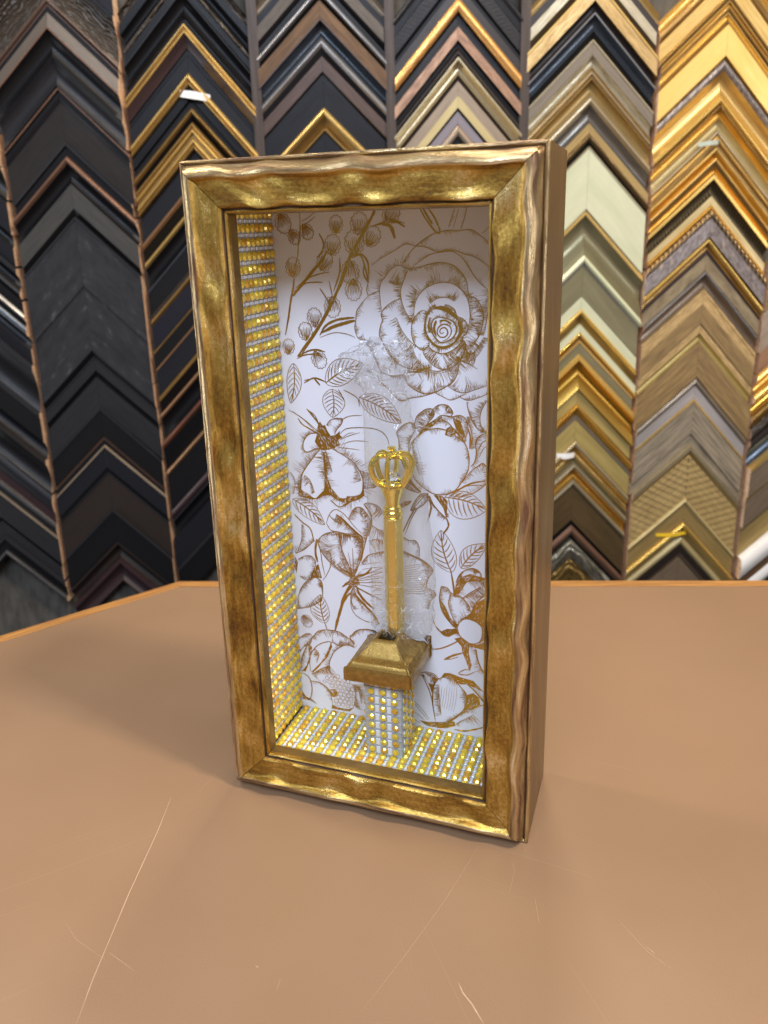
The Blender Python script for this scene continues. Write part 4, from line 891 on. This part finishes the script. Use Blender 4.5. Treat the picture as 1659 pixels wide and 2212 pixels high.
hang_tag('ribbon_tag', .5480, -.1010, WY - .029, .047, .0060, .06, M_TAGY, 'yellow ribbon tag on the lowest dark sample above the counter edge', 'tag')

# ================================================================ counter
ct = empty('counter', (0.1, 0, -.9), 'tan laminate shop counter with an oak edge strip under the shadow box', 'counter')
EDGE = [(-.95, -.3215), (-.2623, .2173), (-.1191, .3305), (1.25, .2505), (1.25, -1.3), (-.95, -1.3)]
ez = -.9
def L3(x, y, z): return (x - .1, y, z - ez)
def inset(poly, d):
    out = []; n = len(poly)
    for i in range(n):
        p0, p1, p2 = Vector(poly[i - 1]), Vector(poly[i]), Vector(poly[(i + 1) % n])
        d1 = (p1 - p0).normalized(); d2 = (p2 - p1).normalized(); n1 = Vector((d1.y, -d1.x)); n2 = Vector((d2.y, -d2.x))
        q = (n1 + n2) / (1 + n1.dot(n2)); out.append(tuple(p1 + q * d))
    return out
inn = inset(EDGE, .0155)
vs = [L3(x, y, 0) for x, y in inn] + [L3(x, y, -.03) for x, y in inn]; n = len(inn)
top = obj('countertop', vs, [tuple(range(n)), tuple(range(2 * n - 1, n - 1, -1))] + [(i, i + n, (i + 1) % n + n, (i + 1) % n) for i in range(n)], M_LAM, ct); fixn(top)
mb = MB(); inn2 = inset(EDGE, .0153)
for i in range(n):
    j = (i + 1) % n; a, b = Vector(EDGE[i]), Vector(EDGE[j]); a2, b2 = Vector(inn2[i]), Vector(inn2[j])
    L_ = (b - a).length; mid = inset(EDGE, .0025); am, bmid = Vector(mid[i]), Vector(mid[j]); lft = inset(EDGE, .0149); 
    q = [(a, -.0025), (b, -.0025), (bmid, .0004), (am, .0004), (b2, .0004), (a2, .0004), (a, -.032), (b, -.032), (b2, -.032), (a2, -.032)]
    vs = [L3(p.x, p.y, z) for p, z in q]
    uvs = [(0, 0), (L_, 0), (L_, .003), (0, .003), (L_, .018), (0, .018), (0, -.03), (L_, -.03), (L_, .05), (0, .05)]
    uvs = [(u_ + i * .37, v_) for u_, v_ in uvs]
    mb.add(vs, [(0, 1, 2, 3), (3, 2, 4, 5), (6, 7, 1, 0), (9, 8, 7, 6), (5, 4, 8, 9)], 0, uvs)
e = mb.build('edge_strip', M_OAK, ct); fixn(e)
cab = inset(EDGE, .06); vs = [L3(x, y, -.033) for x, y in cab] + [L3(x, y, ez) for x, y in cab]
cb = obj('cabinet', vs, [tuple(range(n)), tuple(range(2 * n - 1, n - 1, -1))] + [(i, i + n, (i + 1) % n + n, (i + 1) % n) for i in range(n)], M_POST, ct); fixn(cb)
# scratches worn in the laminate
def on_table(px, py):
    d = rr * (px - 829.5) / 1721.06 - uu * (py - 1106 + 94.18) / 1721.06 + fw
    t = -CAM_POS.z / d.z; return CAM_POS + d * t
SCR = [([(370, 1722), (340, 1797), (280, 1927), (200, 2117), (165, 2212)], .00032), ([(235, 2057), (290, 2097)], .0002), ([(990, 2122), (1000, 2145), (1020, 2170), (1045, 2212)], .0005),
       ([(1035, 1827), (960, 1947), (880, 2057), (780, 2187)], .00016), ([(1335, 1987), (1400, 2057), (1450, 2092)], .00018), ([(1155, 1937), (1165, 1997)], .00016), ([(475, 1660), (430, 1712)], .00016),
       ([(606, 2112), (598, 2140)], .0002), ([(552, 2086), (558, 2090)], .0006), ([(368, 1397), (374, 1385)], .0002), ([(1105, 1860), (1112, 1880), (1100, 1930)], .00014), ([(1395, 2045), (1415, 2060)], .0003), ([(140, 1990), (165, 2030), (230, 2075)], .00014)]
mb = MB()
for k, (pl, wd) in enumerate(SCR):
    P = [on_table(*p) for p in pl]
    Q = []
    for i in range(len(P) - 1):
        for s_ in range(6): Q.append(P[i].lerp(P[i + 1], s_ / 6))
    Q.append(P[-1])
    vs = []
    for i, p in enumerate(Q):
        t = (Q[min(i + 1, len(Q) - 1)] - Q[max(i - 1, 0)]).normalized(); s2 = Vector((-t.y, t.x, 0)); ww = wd * (.62 if k in (0, 2) else .4) * math.sin(math.pi * (i + .4) / (len(Q) + .0)) ** .5 if 0 < i < len(Q) - 1 else wd * .15
        ww *= rs.uniform(.6, 1.1)
        vs += [L3(*(p + s2 * ww + Vector((0, 0, .00006)))), L3(*(p - s2 * ww + Vector((0, 0, .00006))))]
    mb = MB(); mb.add(vs, [(2 * i, 2 * i + 1, 2 * i + 3, 2 * i + 2) for i in range(len(Q) - 1)]); mb.build('scratch', M_SCR, top)

# ================================================================ shadow box
YAW = -.3412
W_, H_, D_ = .2009, .400, .0695
box = empty('shadow_box', (0, 0, 0), 'upright antique gold shadow box frame lined with rhinestones on the tan counter', 'shadow box', YAW)
# profile: u inward, h forward, wave on h, wave on u  (mm)
PROF = [(0, -3, 0, 0), (0, -.2, 0, 0), (.5, .5, 0, 0), (1.4, .6, 0, 0), (1.9, .1, 0, 0), (2.3, -.5, 0, 0), (2.8, .1, .2, .2), (3.3, 2.2, .5, .9), (4.3, 4.8, .7, 1.0), (5.8, 7.0, .9, .8), (7.4, 8.3, 1, .6), (8.8, 8.7, 1, .5), (9.9, 8.2, .9, .6), (10.7, 7.0, .6, .7), (11.4, 5.9, .2, .5), (12.2, 5.5, -.2, .2),
        (14.0, 5.3, -.7, 0), (17.0, 4.9, -1.0, 0), (20.0, 4.6, -1.0, 0), (22.6, 4.7, -.6, .3), (24.3, 5.0, .1, .8), (25.1, 4.6, .2, .8), (25.6, 3.0, .1, .5), (26.1, 1.9, 0, .1), (26.7, 2.1, 0, 0), (27.2, 2.6, 0, 0), (27.8, 2.4, 0, 0), (28.2, 1.6, 0, 0), (28.6, -.5, 0, 0), (29.0, -7, 0, 0), (23.5, -7, 0, 0)]
PH = {'left': .3, 'right': 2.1, 'top': 4.0, 'bottom': 5.2}
def rail(side):
    Ln = H_ if side in ('left', 'right') else W_
    NS = 110 if Ln > .3 else 60
    vs = []; uv = []
    for i in range(NS + 1):
        for j, (u, h, wh, wu) in enumerate(PROF):
            u /= 1000; 
            s0 = Ln * i / NS
            env = min(1, min(s0, Ln - s0) / .02); env = env * env * (3 - 2 * env)
            ph = PH[side] + .5 * math.sin(s0 * 31 + PH[side])
            wv = env * (math.sin(2 * math.pi * s0 / .049 + ph) + .45 * math.sin(2 * math.pi * s0 / .031 + 2 * ph))
            h2 = h + wh * wv * .95; u2 = u + wu * wv * .0010
            nz = noise.noise(Vector((s0 * 90, u * 500, PH[side] * 5))) * .12; h2 += nz * (1 if 2 < j < 28 else 0)
            g = .00024
            s = (u + g) + (Ln - 2 * (u + g)) * i / NS
            if side == 'left': p = (u2, -h2 / 1000, s)
            elif side == 'right': p = (W_ - u2, -h2 / 1000, s)
            elif side == 'bottom': p = (s, -h2 / 1000, u2)
            else: p = (s, -h2 / 1000, H_ - u2)
            vs.append(p); uv.append((s, j * .0013 + u * .3))
    n = len(PROF); fs = []
    for i in range(NS):
        for j in range(n - 1):
            a = i * n + j; fs.append((a, a + 1, a + n + 1, a + n))
    fs.append(tuple(range(n))); fs.append(tuple(NS * n + j for j in range(n))[::-1])
    ms = [3 if j >= n - 3 else 1 if j in (5, 22, 23) else 2 if 6 <= j <= 11 or j in (1, 2, 3) else 0 for i in range(NS) for j in range(n - 1)] + [0, 0]
    o = obj('moulding_rail', vs, fs, [M_LEAF, M_UMBER, M_RUB, M_SIGHT], box, ms, uv, 50); fixn(o)
    return o
for s_ in ('left', 'right', 'top', 'bottom'): rail(s_)
# deep wooden sides
TH = .0226
def side_board(x0, x1, z0, z1, chew=False):
    bm = bmesh.new()
    bmesh.ops.create_cube(bm, size=1)
    for v in bm.verts: v.co = Vector(((x0 + x1) / 2 + v.co.x * (x1 - x0), .0015 + (v.co.y + .5) * (D_ - .0015), (z0 + z1) / 2 + v.co.z * (z1 - z0)))
    ed = [e_ for e_ in bm.edges if all(v.co.y > D_ - 1e-4 for v in e_.verts)]
    bmesh.ops.bevel(bm, geom=ed, offset=.0022, segments=3, affect='EDGES')
    me = bpy.data.meshes.new('side_board'); bm.to_mesh(me); bm.free(); me.materials.append(M_SIDE)
    me.polygons.foreach_set('use_smooth', [True] * len(me.polygons)); me.set_sharp_from_angle(angle=.6)
    o = bpy.data.objects.new('side_board', me); COLL.objects.link(o); o.parent = box; return o
side_board(.0002, TH, .0002, H_ - .0002); side_board(W_ - TH, W_ - .0002, .0002, H_ - .0002)
side_board(TH + .00005, W_ - TH - .00005, .0003, TH + .0015); side_board(TH + .00005, W_ - TH - .00005, H_ - TH, H_ - .0003)
mb = MB(); mb.box(TH + .0001, W_ - TH - .0001, .0600, .066, TH + .0016, H_ - TH - .0001)
board = mb.build('backing_card', M_PAPER, box); fixn(board)

# ---------------------------------------------------------------- the foil print
def cat(pts, n=5):
    if len(pts) < 3: 
        return [pts[0].lerp(pts[-1], i / 4) for i in range(5)]
    out = []
    P = [pts[0] * 2 - pts[1]] + pts + [pts[-1] * 2 - pts[-2]]
    for i in range(1, len(P) - 2):
        a, b, c_, d = P[i - 1], P[i], P[i + 1], P[i + 2]
        for k in range(n):
            t = k / n
            out.append(.5 * ((2 * b) + (c_ - a) * t + (2 * a - 5 * b + 4 * c_ - d) * t * t + (3 * b - a - 3 * c_ + d) * t ** 3))
    out.append(pts[-1]); return out
class Ink:
    def __init__(s): s.mb = MB(); s.k = 0; s.r = random.Random(11)
    def y(s): s.k += 1; return .05992 - (s.k % 47) * 2.2e-6
    def stroke(s, P, w_, taper=.35, rough=.15, yy=None):
        """P in mm; w_ width mm"""
        if len(P) < 2: return
        y = yy or s.y(); vs = []; n = len(P)
        for i, p in enumerate(P):
            t = P[min(i + 1, n - 1)] - P[max(i - 1, 0)]
            if t.length < 1e-6: t = Vector((1, 0))
            t.normalize(); q = Vector((-t.y, t.x)); e = i / (n - 1)
            ww = w_ / 2 * (taper + (1 - taper) * min(1, 4 * e * (1 - e) + .25)) * s.r.uniform(1 - rough, 1 + rough)
            for sg in (1, -1):
                a = p + q * ww * sg; vs.append((a.x / 1000, y, a.y / 1000))
        s.mb.add(vs, [(2 * i, 2 * i + 1, 2 * i + 3, 2 * i + 2) for i in range(n - 1)])
    def hatch(s, P, side, ln, sp):
        acc = 0; R = s.r; phase = R.uniform(0, 6)
        for i in range(len(P) - 1):
            d = P[i + 1] - P[i]; L_ = d.length
            if L_ < 1e-5: continue
            t = d / L_; q = Vector((-t.y, t.x)) * -side
            while acc < L_:
                p = P[i] + t * acc; env = .55 + .45 * math.sin(phase + (i + acc / L_) * .55)
                l_ = ln * 1.15 * env * R.uniform(.35, 1.0); dr = (q + t * (.18 + R.uniform(-.10, .10))).normalized()
                b = p + dr * l_; m_ = p.lerp(b, .5) + t * .05 * l_
                s.stroke([p, m_, b], .30 * R.uniform(.7, 1.2), .2)
                if R.random() < .25:
                    p2 = b + dr * R.uniform(.3, .6); s.stroke([p2, p2 + dr * R.uniform(.3, .8)], .16, .4)
                acc += sp * .9 * R.uniform(.7, 1.35)
            acc -= L_
    def fill(s, P):
        y = s.y(); tris = tessellate_polygon([[Vector((p.x, p.y, 0)) for p in P]])
        s.mb.add([(p.x / 1000, y, p.y / 1000) for p in P], tris)
        cx = sum((p for p in P), Vector((0, 0))) / len(P); far = max(P, key=lambda p: (p - cx).length); ax = (far - cx).normalized(); q = Vector((-ax.y, ax.x))
        def inside(p):
            c_ = False; j = len(P) - 1
            for i in range(len(P)):
                if (P[i].y > p.y) != (P[j].y > p.y) and p.x < (P[j].x - P[i].x) * (p.y - P[i].y) / (P[j].y - P[i].y) + P[i].x: c_ = not c_
                j = i
            return c_
        L_ = (far - cx).length; nb = len(s.mb.m)
        for _ in range(int(L_ * 9)):
            a = cx + ax * s.r.uniform(-1, 1) * L_ + q * s.r.uniform(-1, 1) * L_ * .7
            e_ = a + (ax + q * s.r.uniform(-.2, .2)) * s.r.uniform(.8, 2.6)
            if inside(a) and inside(e_) and inside(a.lerp(e_, .5)): s.k2 = getattr(s, 'k2', 0) + 1; s.stroke([a, a.lerp(e_, .5), e_], .24, .2, yy=.05975 - (s.k2 % 30) * 2e-6)
        s.mb.m[nb:] = [1] * (len(s.mb.m) - nb)
ink = Ink(); RI = ink.r
for k, w_, ex, flat in PRINT:
    P = [Vector((flat[i] / 50, flat[i + 1] / 50)) for i in range(0, len(flat), 2)]
    if k == 'S':
        Q = cat(P)
        for i in range(1, len(Q) - 1): Q[i] = Q[i] + Vector((RI.uniform(-.04, .04), RI.uniform(-.04, .04)))
        ink.stroke(Q, w_ * 1.25)
        if ex: ink.hatch(Q, ex[0], ex[1], ex[2]); ink.hatch(Q, ex[0], ex[1] * 1.7, ex[2] * 1.5)
    elif k == 'F':
        ink.fill(P)
    elif k == 'L':
        b, t = P; ax = t - b; L_ = ax.length; ax.normalize(); q = Vector((-ax.y, ax.x)); wl, wr, nv, dark = ex
        bend = L_ * .06
        mid = [b + ax * L_ * e / 12 + q * bend * math.sin(math.pi * e / 12) for e in range(13)]
        ink.stroke(mid[::-1], .9 if dark else .75, .3)
        for sg, wd in ((1, wl), (-1, wr)):
            out = []
            for e in range(25):
                f = e / 24; prof = math.sin(math.pi * f ** .85) ** .8
                z = (.16 if e % 2 else -.05) * (1 if 0 < e < 24 else 0)
                out.append(b + ax * L_ * f + q * (bend * math.sin(math.pi * f) + sg * (wd * .85 * prof + z)))
            ink.stroke(out, .5, .7)
            for v in range(nv):
                f = .08 + .78 * v / nv; f2 = min(.97, f + .2); p0 = b + ax * L_ * f + q * bend * math.sin(math.pi * f)
                w2 = wd * .85 * math.sin(math.pi * f2 ** .85) ** .8 * .88
                p2 = b + ax * L_ * f2 + q * (bend * math.sin(math.pi * f2) + sg * w2)
                pm = p0.lerp(p2, .55) - ax * L_ * .03
                ink.stroke(cat([p0, pm, p2], 4), .62 if dark else .5, .12)
                if dark:
                    for h_ in range(5):
                        g = .1 + .18 * h_; a = p0.lerp(p2, g) ; l2 = (1 - g) * L_ * .09 + .4
                        ink.stroke([a, a + ax * l2 * .6 + q * sg * l2], .2, .2)
    elif k == 'B':
        cn = P[0]; r_, ang = ex; r_ *= 1.12; A_ = math.radians(ang)
        dx = Vector((math.cos(A_), math.sin(A_))); dy = Vector((-dx.y, dx.x))
        ring = []
        for e in range(27):
            a = 2 * math.pi * e / 26; s2 = r_ * (1 + (.07 if e % 2 else -.07))
            ring.append(cn + dx * math.cos(a) * s2 * 1.05 + dy * math.sin(a) * s2 * .88)
        ink.stroke(ring, .5, .8)
        base = cn - dx * r_ * .95
        for e in range(-4, 5):
            tip = cn + dx * r_ * RI.uniform(.25, .6) + dy * e * r_ * .19
            ink.stroke(cat([base + dy * e * r_ * .05, base.lerp(tip, .5) + dy * e * r_ * .06, tip], 3), .6 if e % 2 else .4, .15)
        for e in range(9):
            a = -1.3 + 2.6 * e / 8; o1 = cn + (dx * math.cos(a) + dy * math.sin(a) * .9) * r_
            ink.stroke([o1, cn + (dx * math.cos(a) + dy * math.sin(a)) * r_ * RI.uniform(.62, .8)], .28, .3)
        fan = [base - dx * r_ * .15 + dy * math.sin(a) * 0 for a in (0,)]
        poly = [base - dx * r_ * .22] + [base + dx * r_ * (.25 + .35 * (e % 2)) + dy * r_ * (-.55 + 1.1 * e / 6) * .8 for e in range(7)]
        ink.fill(poly)
    elif k == 'V':
        xs_ = [p.x for p in P]; ys_ = [p.y for p in P]; r_ = ex[0] * .98
        def inside(p):
            c_ = False; j = len(P) - 1
            for i in range(len(P)):
                if (P[i].y > p.y) != (P[j].y > p.y) and p.x < (P[j].x - P[i].x) * (p.y - P[i].y) / (P[j].y - P[i].y) + P[i].x: c_ = not c_
                j = i
            return c_
        row = 0; yy = min(ys_)
        while yy < max(ys_):
            xx = min(xs_) + (row % 2) * r_
            while xx < max(xs_):
                p = Vector((xx + RI.uniform(-.2, .2) * r_, yy + RI.uniform(-.2, .2) * r_))
                if inside(p):
                    rr_ = r_ * RI.uniform(.75, .95)
                    ink.stroke([p + Vector((math.cos(a_), math.sin(a_))) * rr_ * RI.uniform(.92, 1.08) for a_ in [i * 2 * math.pi / 9 for i in range(10)]], .34, 1)
                xx += 2 * r_
            yy += 1.75 * r_; row += 1
zlo, zhi, xlo, xhi = TH + .0045, H_ - TH - .001, TH + .002, W_ - TH - .001
ink.mb.v = [(min(max(x, xlo), xhi), y, min(max(z, zlo), zhi)) for x, y, z in ink.mb.v]
ink.mb.build('foil_print', [M_FOIL, M_PAPER], board)

# ---------------------------------------------------------------- rhinestone netting
def frustum(mb, o, ex_, ey_, ez_, rx, ry, h, top_, n, m, rot=0.):
    lo = [o + ex_ * rx * math.cos(rot + 2 * math.pi * k / n) + ey_ * ry * math.sin(rot + 2 * math.pi * k / n) for k in range(n)]
    md = [o + (p - o) * 1.0 + ez_ * h * .45 for p in lo]
    hi = [o + (p - o) * top_ + ez_ * h for p in lo]
    vs = lo + md + hi
    fs = [tuple(2 * n + k for k in range(n))]
    for k in range(n):
        k2 = (k + 1) % n; fs += [(k, k2, n + k2, n + k), (n + k, n + k2, 2 * n + k2, 2 * n + k)]
    mb.add(vs, fs, m)
def netting(parent, name, org, eu, ev, en, nu, nv, pu, pv, rg, lim=None):
    """gem lines every pu along eu, gems every pv along ev, pads between lines"""
    sheet = MB(); gems = MB(); R = random.Random(int(nu * 31 + nv)); J = lambda a: R.uniform(-a, a)
    U, V_ = nu * pu, nv * pv
    vs = [org, org + eu * U, org + eu * U + ev * V_, org + ev * V_]; vs += [v + en * .0004 for v in vs]
    sheet.add(vs, [(0, 1, 2, 3), (4, 7, 6, 5), (0, 4, 5, 1), (1, 5, 6, 2), (2, 6, 7, 3), (3, 7, 4, 0)], 1)
    b0 = org + en * .0004
    for i in range(nu):
        for j in range(nv):
            u_, v_ = (i + .5) * pu, (j + .5) * pv
            o = b0 + eu * (u_ + J(.0002)) + ev * (v_ + J(.0002))
            frustum(sheet, o, eu, ev, en, rg * 1.13, rg * 1.13, .0006, .96, 8, 1, .39)
            tl = (en + eu * J(.12) + ev * J(.12)).normalized()
            frustum(gems, o + en * .0003, eu, ev, tl, rg, rg, rg * .75, .55, 8, 0 if R.random() < .75 else 1, R.random())
            if i < nu - 1:
                o = b0 + eu * (u_ + pu / 2) + ev * (v_ + J(.0001))
                rx, ry = (pu / 2 - rg) * 1.28, pv * .62
                frustum(sheet, o, eu, ev, en, rx, ry, .0009, .78, 4, 0, math.pi / 4)
    for j in range(nv + 1):   # cross threads
        t0 = b0 + ev * (j * pv) ; q = ev * .00022
        vs = [t0 - q, t0 + q, t0 + q + eu * U, t0 - q + eu * U]; vs += [v + en * .0008 for v in vs]
        sheet.add(vs, [(4, 7, 6, 5), (0, 4, 5, 1), (1, 5, 6, 2), (2, 6, 7, 3), (3, 7, 4, 0)], 1)
    sh = sheet.build(name, [M_PAD, M_WEB], parent); fixn(sh)
    g = gems.build('rhinestones', [M_GEM, M_GEM2], sh); fixn(g)
    return sh
X_, Y_, Z_ = Vector((1, 0, 0)), Vector((0, 1, 0)), Vector((0, 0, 1))
zf = TH + .0016
netting(box, 'rhinestone_lining', Vector((TH + .0001, .0075, zf + .0005)), Z_, Y_, X_, 45, 9, .00780, .00582, .0028)
netting(box, 'rhinestone_lining', Vector((W_ - TH - .0001, .0075, zf + .0005)), Z_, Y_, -X_, 45, 9, .00780, .00582, .00255)
netting(box, 'rhinestone_lining', Vector((TH + .0022, .0073, zf)), X_, Y_, Z_, 21, 10, .00723, .00528, .00272)
netting(box, 'rhinestone_lining', Vector((TH + .0022, .0073, H_ - TH - .0001)), X_, Y_, -Z_, 21, 10, .00723, .00528, .0024)

# ================================================================ pedestal
def boxpt(x, y, z):
    return Vector((x * math.cos(YAW) - y * math.sin(YAW), x * math.sin(YAW) + y * math.cos(YAW), z))
PB = boxpt(.1015, .035, zf + .0022)
ped = empty('pedestal', PB, 'small rhinestone-wrapped pedestal with a gold moulding cap inside the shadow box', 'pedestal', YAW)
hs = .0122; ph_ = .0565
mb = MB(); mb.box(-hs, hs, -hs, hs, 0, ph_); shaft = mb.build('shaft', M_TAG, ped); fixn(shaft)
for org, eu, en in ((Vector((-hs, -hs, 0)), X_, -Y_), (Vector((hs, -hs, 0)), Y_, X_), (Vector((hs, hs, 0)), -X_, Y_), (Vector((-hs, hs, 0)), -Y_, -X_)):
    netting(shaft, 'rhinestone_wrap', org + en * .0001, eu, Z_, en, 3, 9, .0244 / 3, .00625, .0023)
for o in [o for o in bpy.data.objects if o.name.startswith('rhinestones') and o.parent and o.parent.parent == shaft]:
    o.parent = shaft       # keep to thing > part > sub-part
CP = [(22.6, 57.5), (23.2, 58.6), (23.2, 66.0), (22.6, 67.3), (21.4, 67.2), (20.8, 68.2), (20.0, 69.8), (18.6, 70.8), (17.0, 71.0), (14.6, 72.8), (11.8, 76.2), (9.3, 79.4), (7.6, 81.4), (6.6, 81.8), (5.6, 81.0), (5.2, 76), (5.2, 66), (5.2, 57.5)]
mb = MB()
for q in range(4):
    vs = []; NS = 8; n = len(CP)
    for i in range(NS + 1):
        for (d, z) in CP:
            d = d / 1000; g = .0001; x = (-d + g) + 2 * (d - g) * i / NS
            p = Vector((x, -d * .955, z / 1000 + (noise.noise(Vector((x * 300, d * 300, q * 3.))) * .00025)))
            vs.append(tuple(Matrix.Rotation(q * math.pi / 2, 3, 'Z') @ p))
    fs = [(i * n + j, i * n + j + 1, (i + 1) * n + j + 1, (i + 1) * n + j) for i in range(NS) for j in range(n - 1)]
    fs += [(i * n + n - 1, i * n, (i + 1) * n, (i + 1) * n + n - 1) for i in range(NS)]
    fs += [tuple(range(n)), tuple(NS * n + j for j in range(n))[::-1]]
    mb.add(vs, fs, 0, [(v[0] + v[1] + q * .1, CP[k % n][0] * .001) for k, v in enumerate(vs)])
cap = mb.build('cap', M_SATIN, ped, 40); fixn(cap)

# ================================================================ sceptre pen
PX, PY = .1052, .0400
pb = boxpt(PX, PY, .098)
pen = empty('sceptre_pen', pb, 'gold crown-topped sceptre pen standing in the pedestal cap', 'pen', YAW)
z0 = .098
mb = MB()
def arch_pts(a, n=22):
    prof = [(8.2, 211.5), (10.3, 214.5), (12.1, 218.2), (12.8, 222.0), (12.0, 225.6), (9.4, 228.2), (6.0, 229.2), (3.3, 228.6), (1.2, 228.0)]
    P = cat([Vector(p) for p in prof], 4)
    return [Vector((p.x / 1000 * math.cos(a), p.x / 1000 * math.sin(a), p.y / 1000 - z0)) for p in P]
for k in range(6):
    a = k * math.pi / 3 + .62; P = arch_pts(a); v, f = tube(P, .0017, 6); mb.add(v, f)
    for i in range(0, len(P) - 2):
        o_ = Vector((math.cos(a), math.sin(a), 0)); t = (P[i + 1] - P[i]).normalized(); nn_ = (o_ - t * o_.dot(t)).normalized() if abs(o_.dot(t)) < .95 else Z_
        v, f = ball(P[i] + nn_ * .0014, .00105); mb.add(v, f)
for z, r_, n_ in ((211.6, 8.3, 30), (209.6, 7.7, 28)):
    for k in range(n_):
        a = 2 * math.pi * k / n_; v, f = ball((r_ / 1000 * math.cos(a), r_ / 1000 * math.sin(a), z / 1000 - z0), .00088); mb.add(v, f)
v, f = lathe([(a_ / 1000, b_ / 1000 - z0) for a_, b_ in ((5.5, 212.4), (7.6, 212.6), (8.2, 211.6), (7.7, 210.6), (8.0, 209.6), (7.4, 208.4), (5, 208.3))], 36); mb.add(v, f)
v, f = lathe([(a_ / 1000, b_ / 1000 - z0) for a_, b_ in ((1.6, 229.0), (1.9, 230.6), (1.5, 231.6), (1.7, 232.4), (2.6, 233.2), (2.7, 234.0), (2.2, 234.5), (.9, 234.7), (.01, 234.7))], 20); mb.add(v, f)
crown = mb.build('crown', M_BRASS, pen, 40); fixn(crown)
v, f = lathe([(a_ / 1000, b_ / 1000 - z0) for a_, b_ in ((.01, 212.5), (3.5, 213.5), (5.0, 216), (3.2, 218.3), (.01, 218.3))], 8); fixn(obj('jewel', v, f, M_CLEAR, crown))
v, f = lathe([(a_ / 1000, b_ / 1000 - z0) for a_, b_ in ((7.4, 208.6), (6.9, 206.5), (5.8, 203.6), (4.9, 200.8), (4.4, 198.2), (4.3, 196.6), (3, 196.4))], 36); fixn(obj('neck', v, f, M_BRASS, pen, smooth=40))
v, f = lathe([(a_ / 1000, b_ / 1000 - z0) for a_, b_ in ((3.0, 197.2), (4.6, 196.9), (5.5, 195.9), (5.7, 194.9), (5.2, 194.0), (5.9, 193.2), (6.4, 192.0), (6.3, 190.8), (5.4, 189.9), (5.9, 189.3), (5.6, 188.6), (3, 188.5))], 36); fixn(obj('collar', v, f, M_BRASS, pen, smooth=50))
vs = []; prof = [(5.95, 188.7), (6.05, 188.0), (6.05, 120), (5.8, 114), (4.9, 108), (3.2, 102), (1.2, 98.4)]
ns = 6; mb = MB()
n2 = ns * 4
for r_, z in prof:
    for k in range(ns):
        a = 2 * math.pi * (k + .12) / ns - math.pi / 2 - math.pi / ns * .8; a2 = 2 * math.pi * (k + .88) / ns - math.pi / 2 - math.pi / ns * .8
        p0 = Vector((math.cos(a), math.sin(a))) * r_ / 1000; p3 = Vector((math.cos(a2), math.sin(a2))) * r_ / 1000
        for q in (0, .25, .75, 1): pp = p0.lerp(p3, q); vs.append((pp.x, pp.y, z / 1000 - z0))
fs = []; ms = []
for i in range(len(prof) - 1):
    for k in range(n2):
        k2 = (k + 1) % n2; fs.append((i * n2 + k, i * n2 + k2, (i + 1) * n2 + k2, (i + 1) * n2 + k)); ms.append(1 if (k // 4) % 2 == 0 and k % 4 != 3 and i < 3 and i > 0 else 0)
fs += [tuple(range(n2))[::-1], tuple((len(prof) - 1) * n2 + k for k in range(n2))]; ms += [0, 0]
fixn(obj('barrel', vs, fs, [M_BRASS2, M_BRASS], pen, midx=ms, smooth=25))

# ================================================================ clear wrapper
wr_loc = boxpt(PX, PY, .1085)
SEC = [  # z, left, right, depth half (mm), crumple
    (-3, -8, 8, 5, .5), (0, -14, 22, 7, 1.2), (6, -17, 25, 9, 1.6), (18, -16, 26, 9.5, 1.4), (36, -16, 27, 10, 1.0), (60, -16, 26, 11, .5), (85, -16.5, 23, 12.5, .35), (112, -17, 19, 14, .35), (130, -17, 16, 13, .4), (150, -17.5, 12.5, 9, .7), (160, -17.5, 10, 7, 1.6),
    (166, -22, 10, 6, 2.8), (172, -36, 12, 6, 3.6), (180, -32, 13, 6, 4.0), (187, -20, 11, 5, 3.6), (192, -12, 6, 3, 2.4)]
NZ, NA = 110, 64; vs = []
def secat(z):
    for a, b in zip(SEC, SEC[1:]):
        if a[0] <= z <= b[0]:
            t = (z - a[0]) / (b[0] - a[0]); t = t * t * (3 - 2 * t); return [p + (q - p) * t for p, q in zip(a, b)]
    return SEC[-1]
for i in range(NZ + 1):
    z = -3 + 195 * i / NZ; _, l, r_, d, cr_ = secat(z)
    for k in range(NA):
        a = 2 * math.pi * k / NA; ca, sa = math.cos(a), math.sin(a)
        x = (l + r_) / 2 + (r_ - l) / 2 * math.copysign(abs(ca) ** .8, ca); y = d * math.copysign(abs(sa) ** 1.1, sa)
        pz = Vector((x * .22, y * .25, z * .16)); rg_ = 1 - 2.6 * abs(noise.noise(pz * 1.1)); tb = noise.noise(pz * .7) * 1.0 + rg_ * .8 + (1 - 2.6 * abs(noise.noise(pz * 2.6))) * .45
        cx_ = cr_ * (1 + .0 * z); y += tb * cx_ * .9; x += noise.noise(pz * 1.7 + Vector((9, 2, 4))) * cx_ * 1.1
        y = max(-19, min(16.5, y)); vs.append((x / 1000, y / 1000, (z + noise.noise(pz * 1.3 + Vector((3, 8, 1))) * cx_ * 1.2 * (1 if z > 3 else .2)) / 1000))
fs = [(i * NA + k, i * NA + (k + 1) % NA, (i + 1) * NA + (k + 1) % NA, (i + 1) * NA + k) for i in range(NZ) for k in range(NA)]
wrap = obj('plastic_wrapper', vs, fs, M_FILM, loc=wr_loc, smooth=22); wrap.rotation_euler = (0, 0, YAW)
tag(wrap, 'crumpled clear plastic wrapper around the gold sceptre pen', 'wrapper')
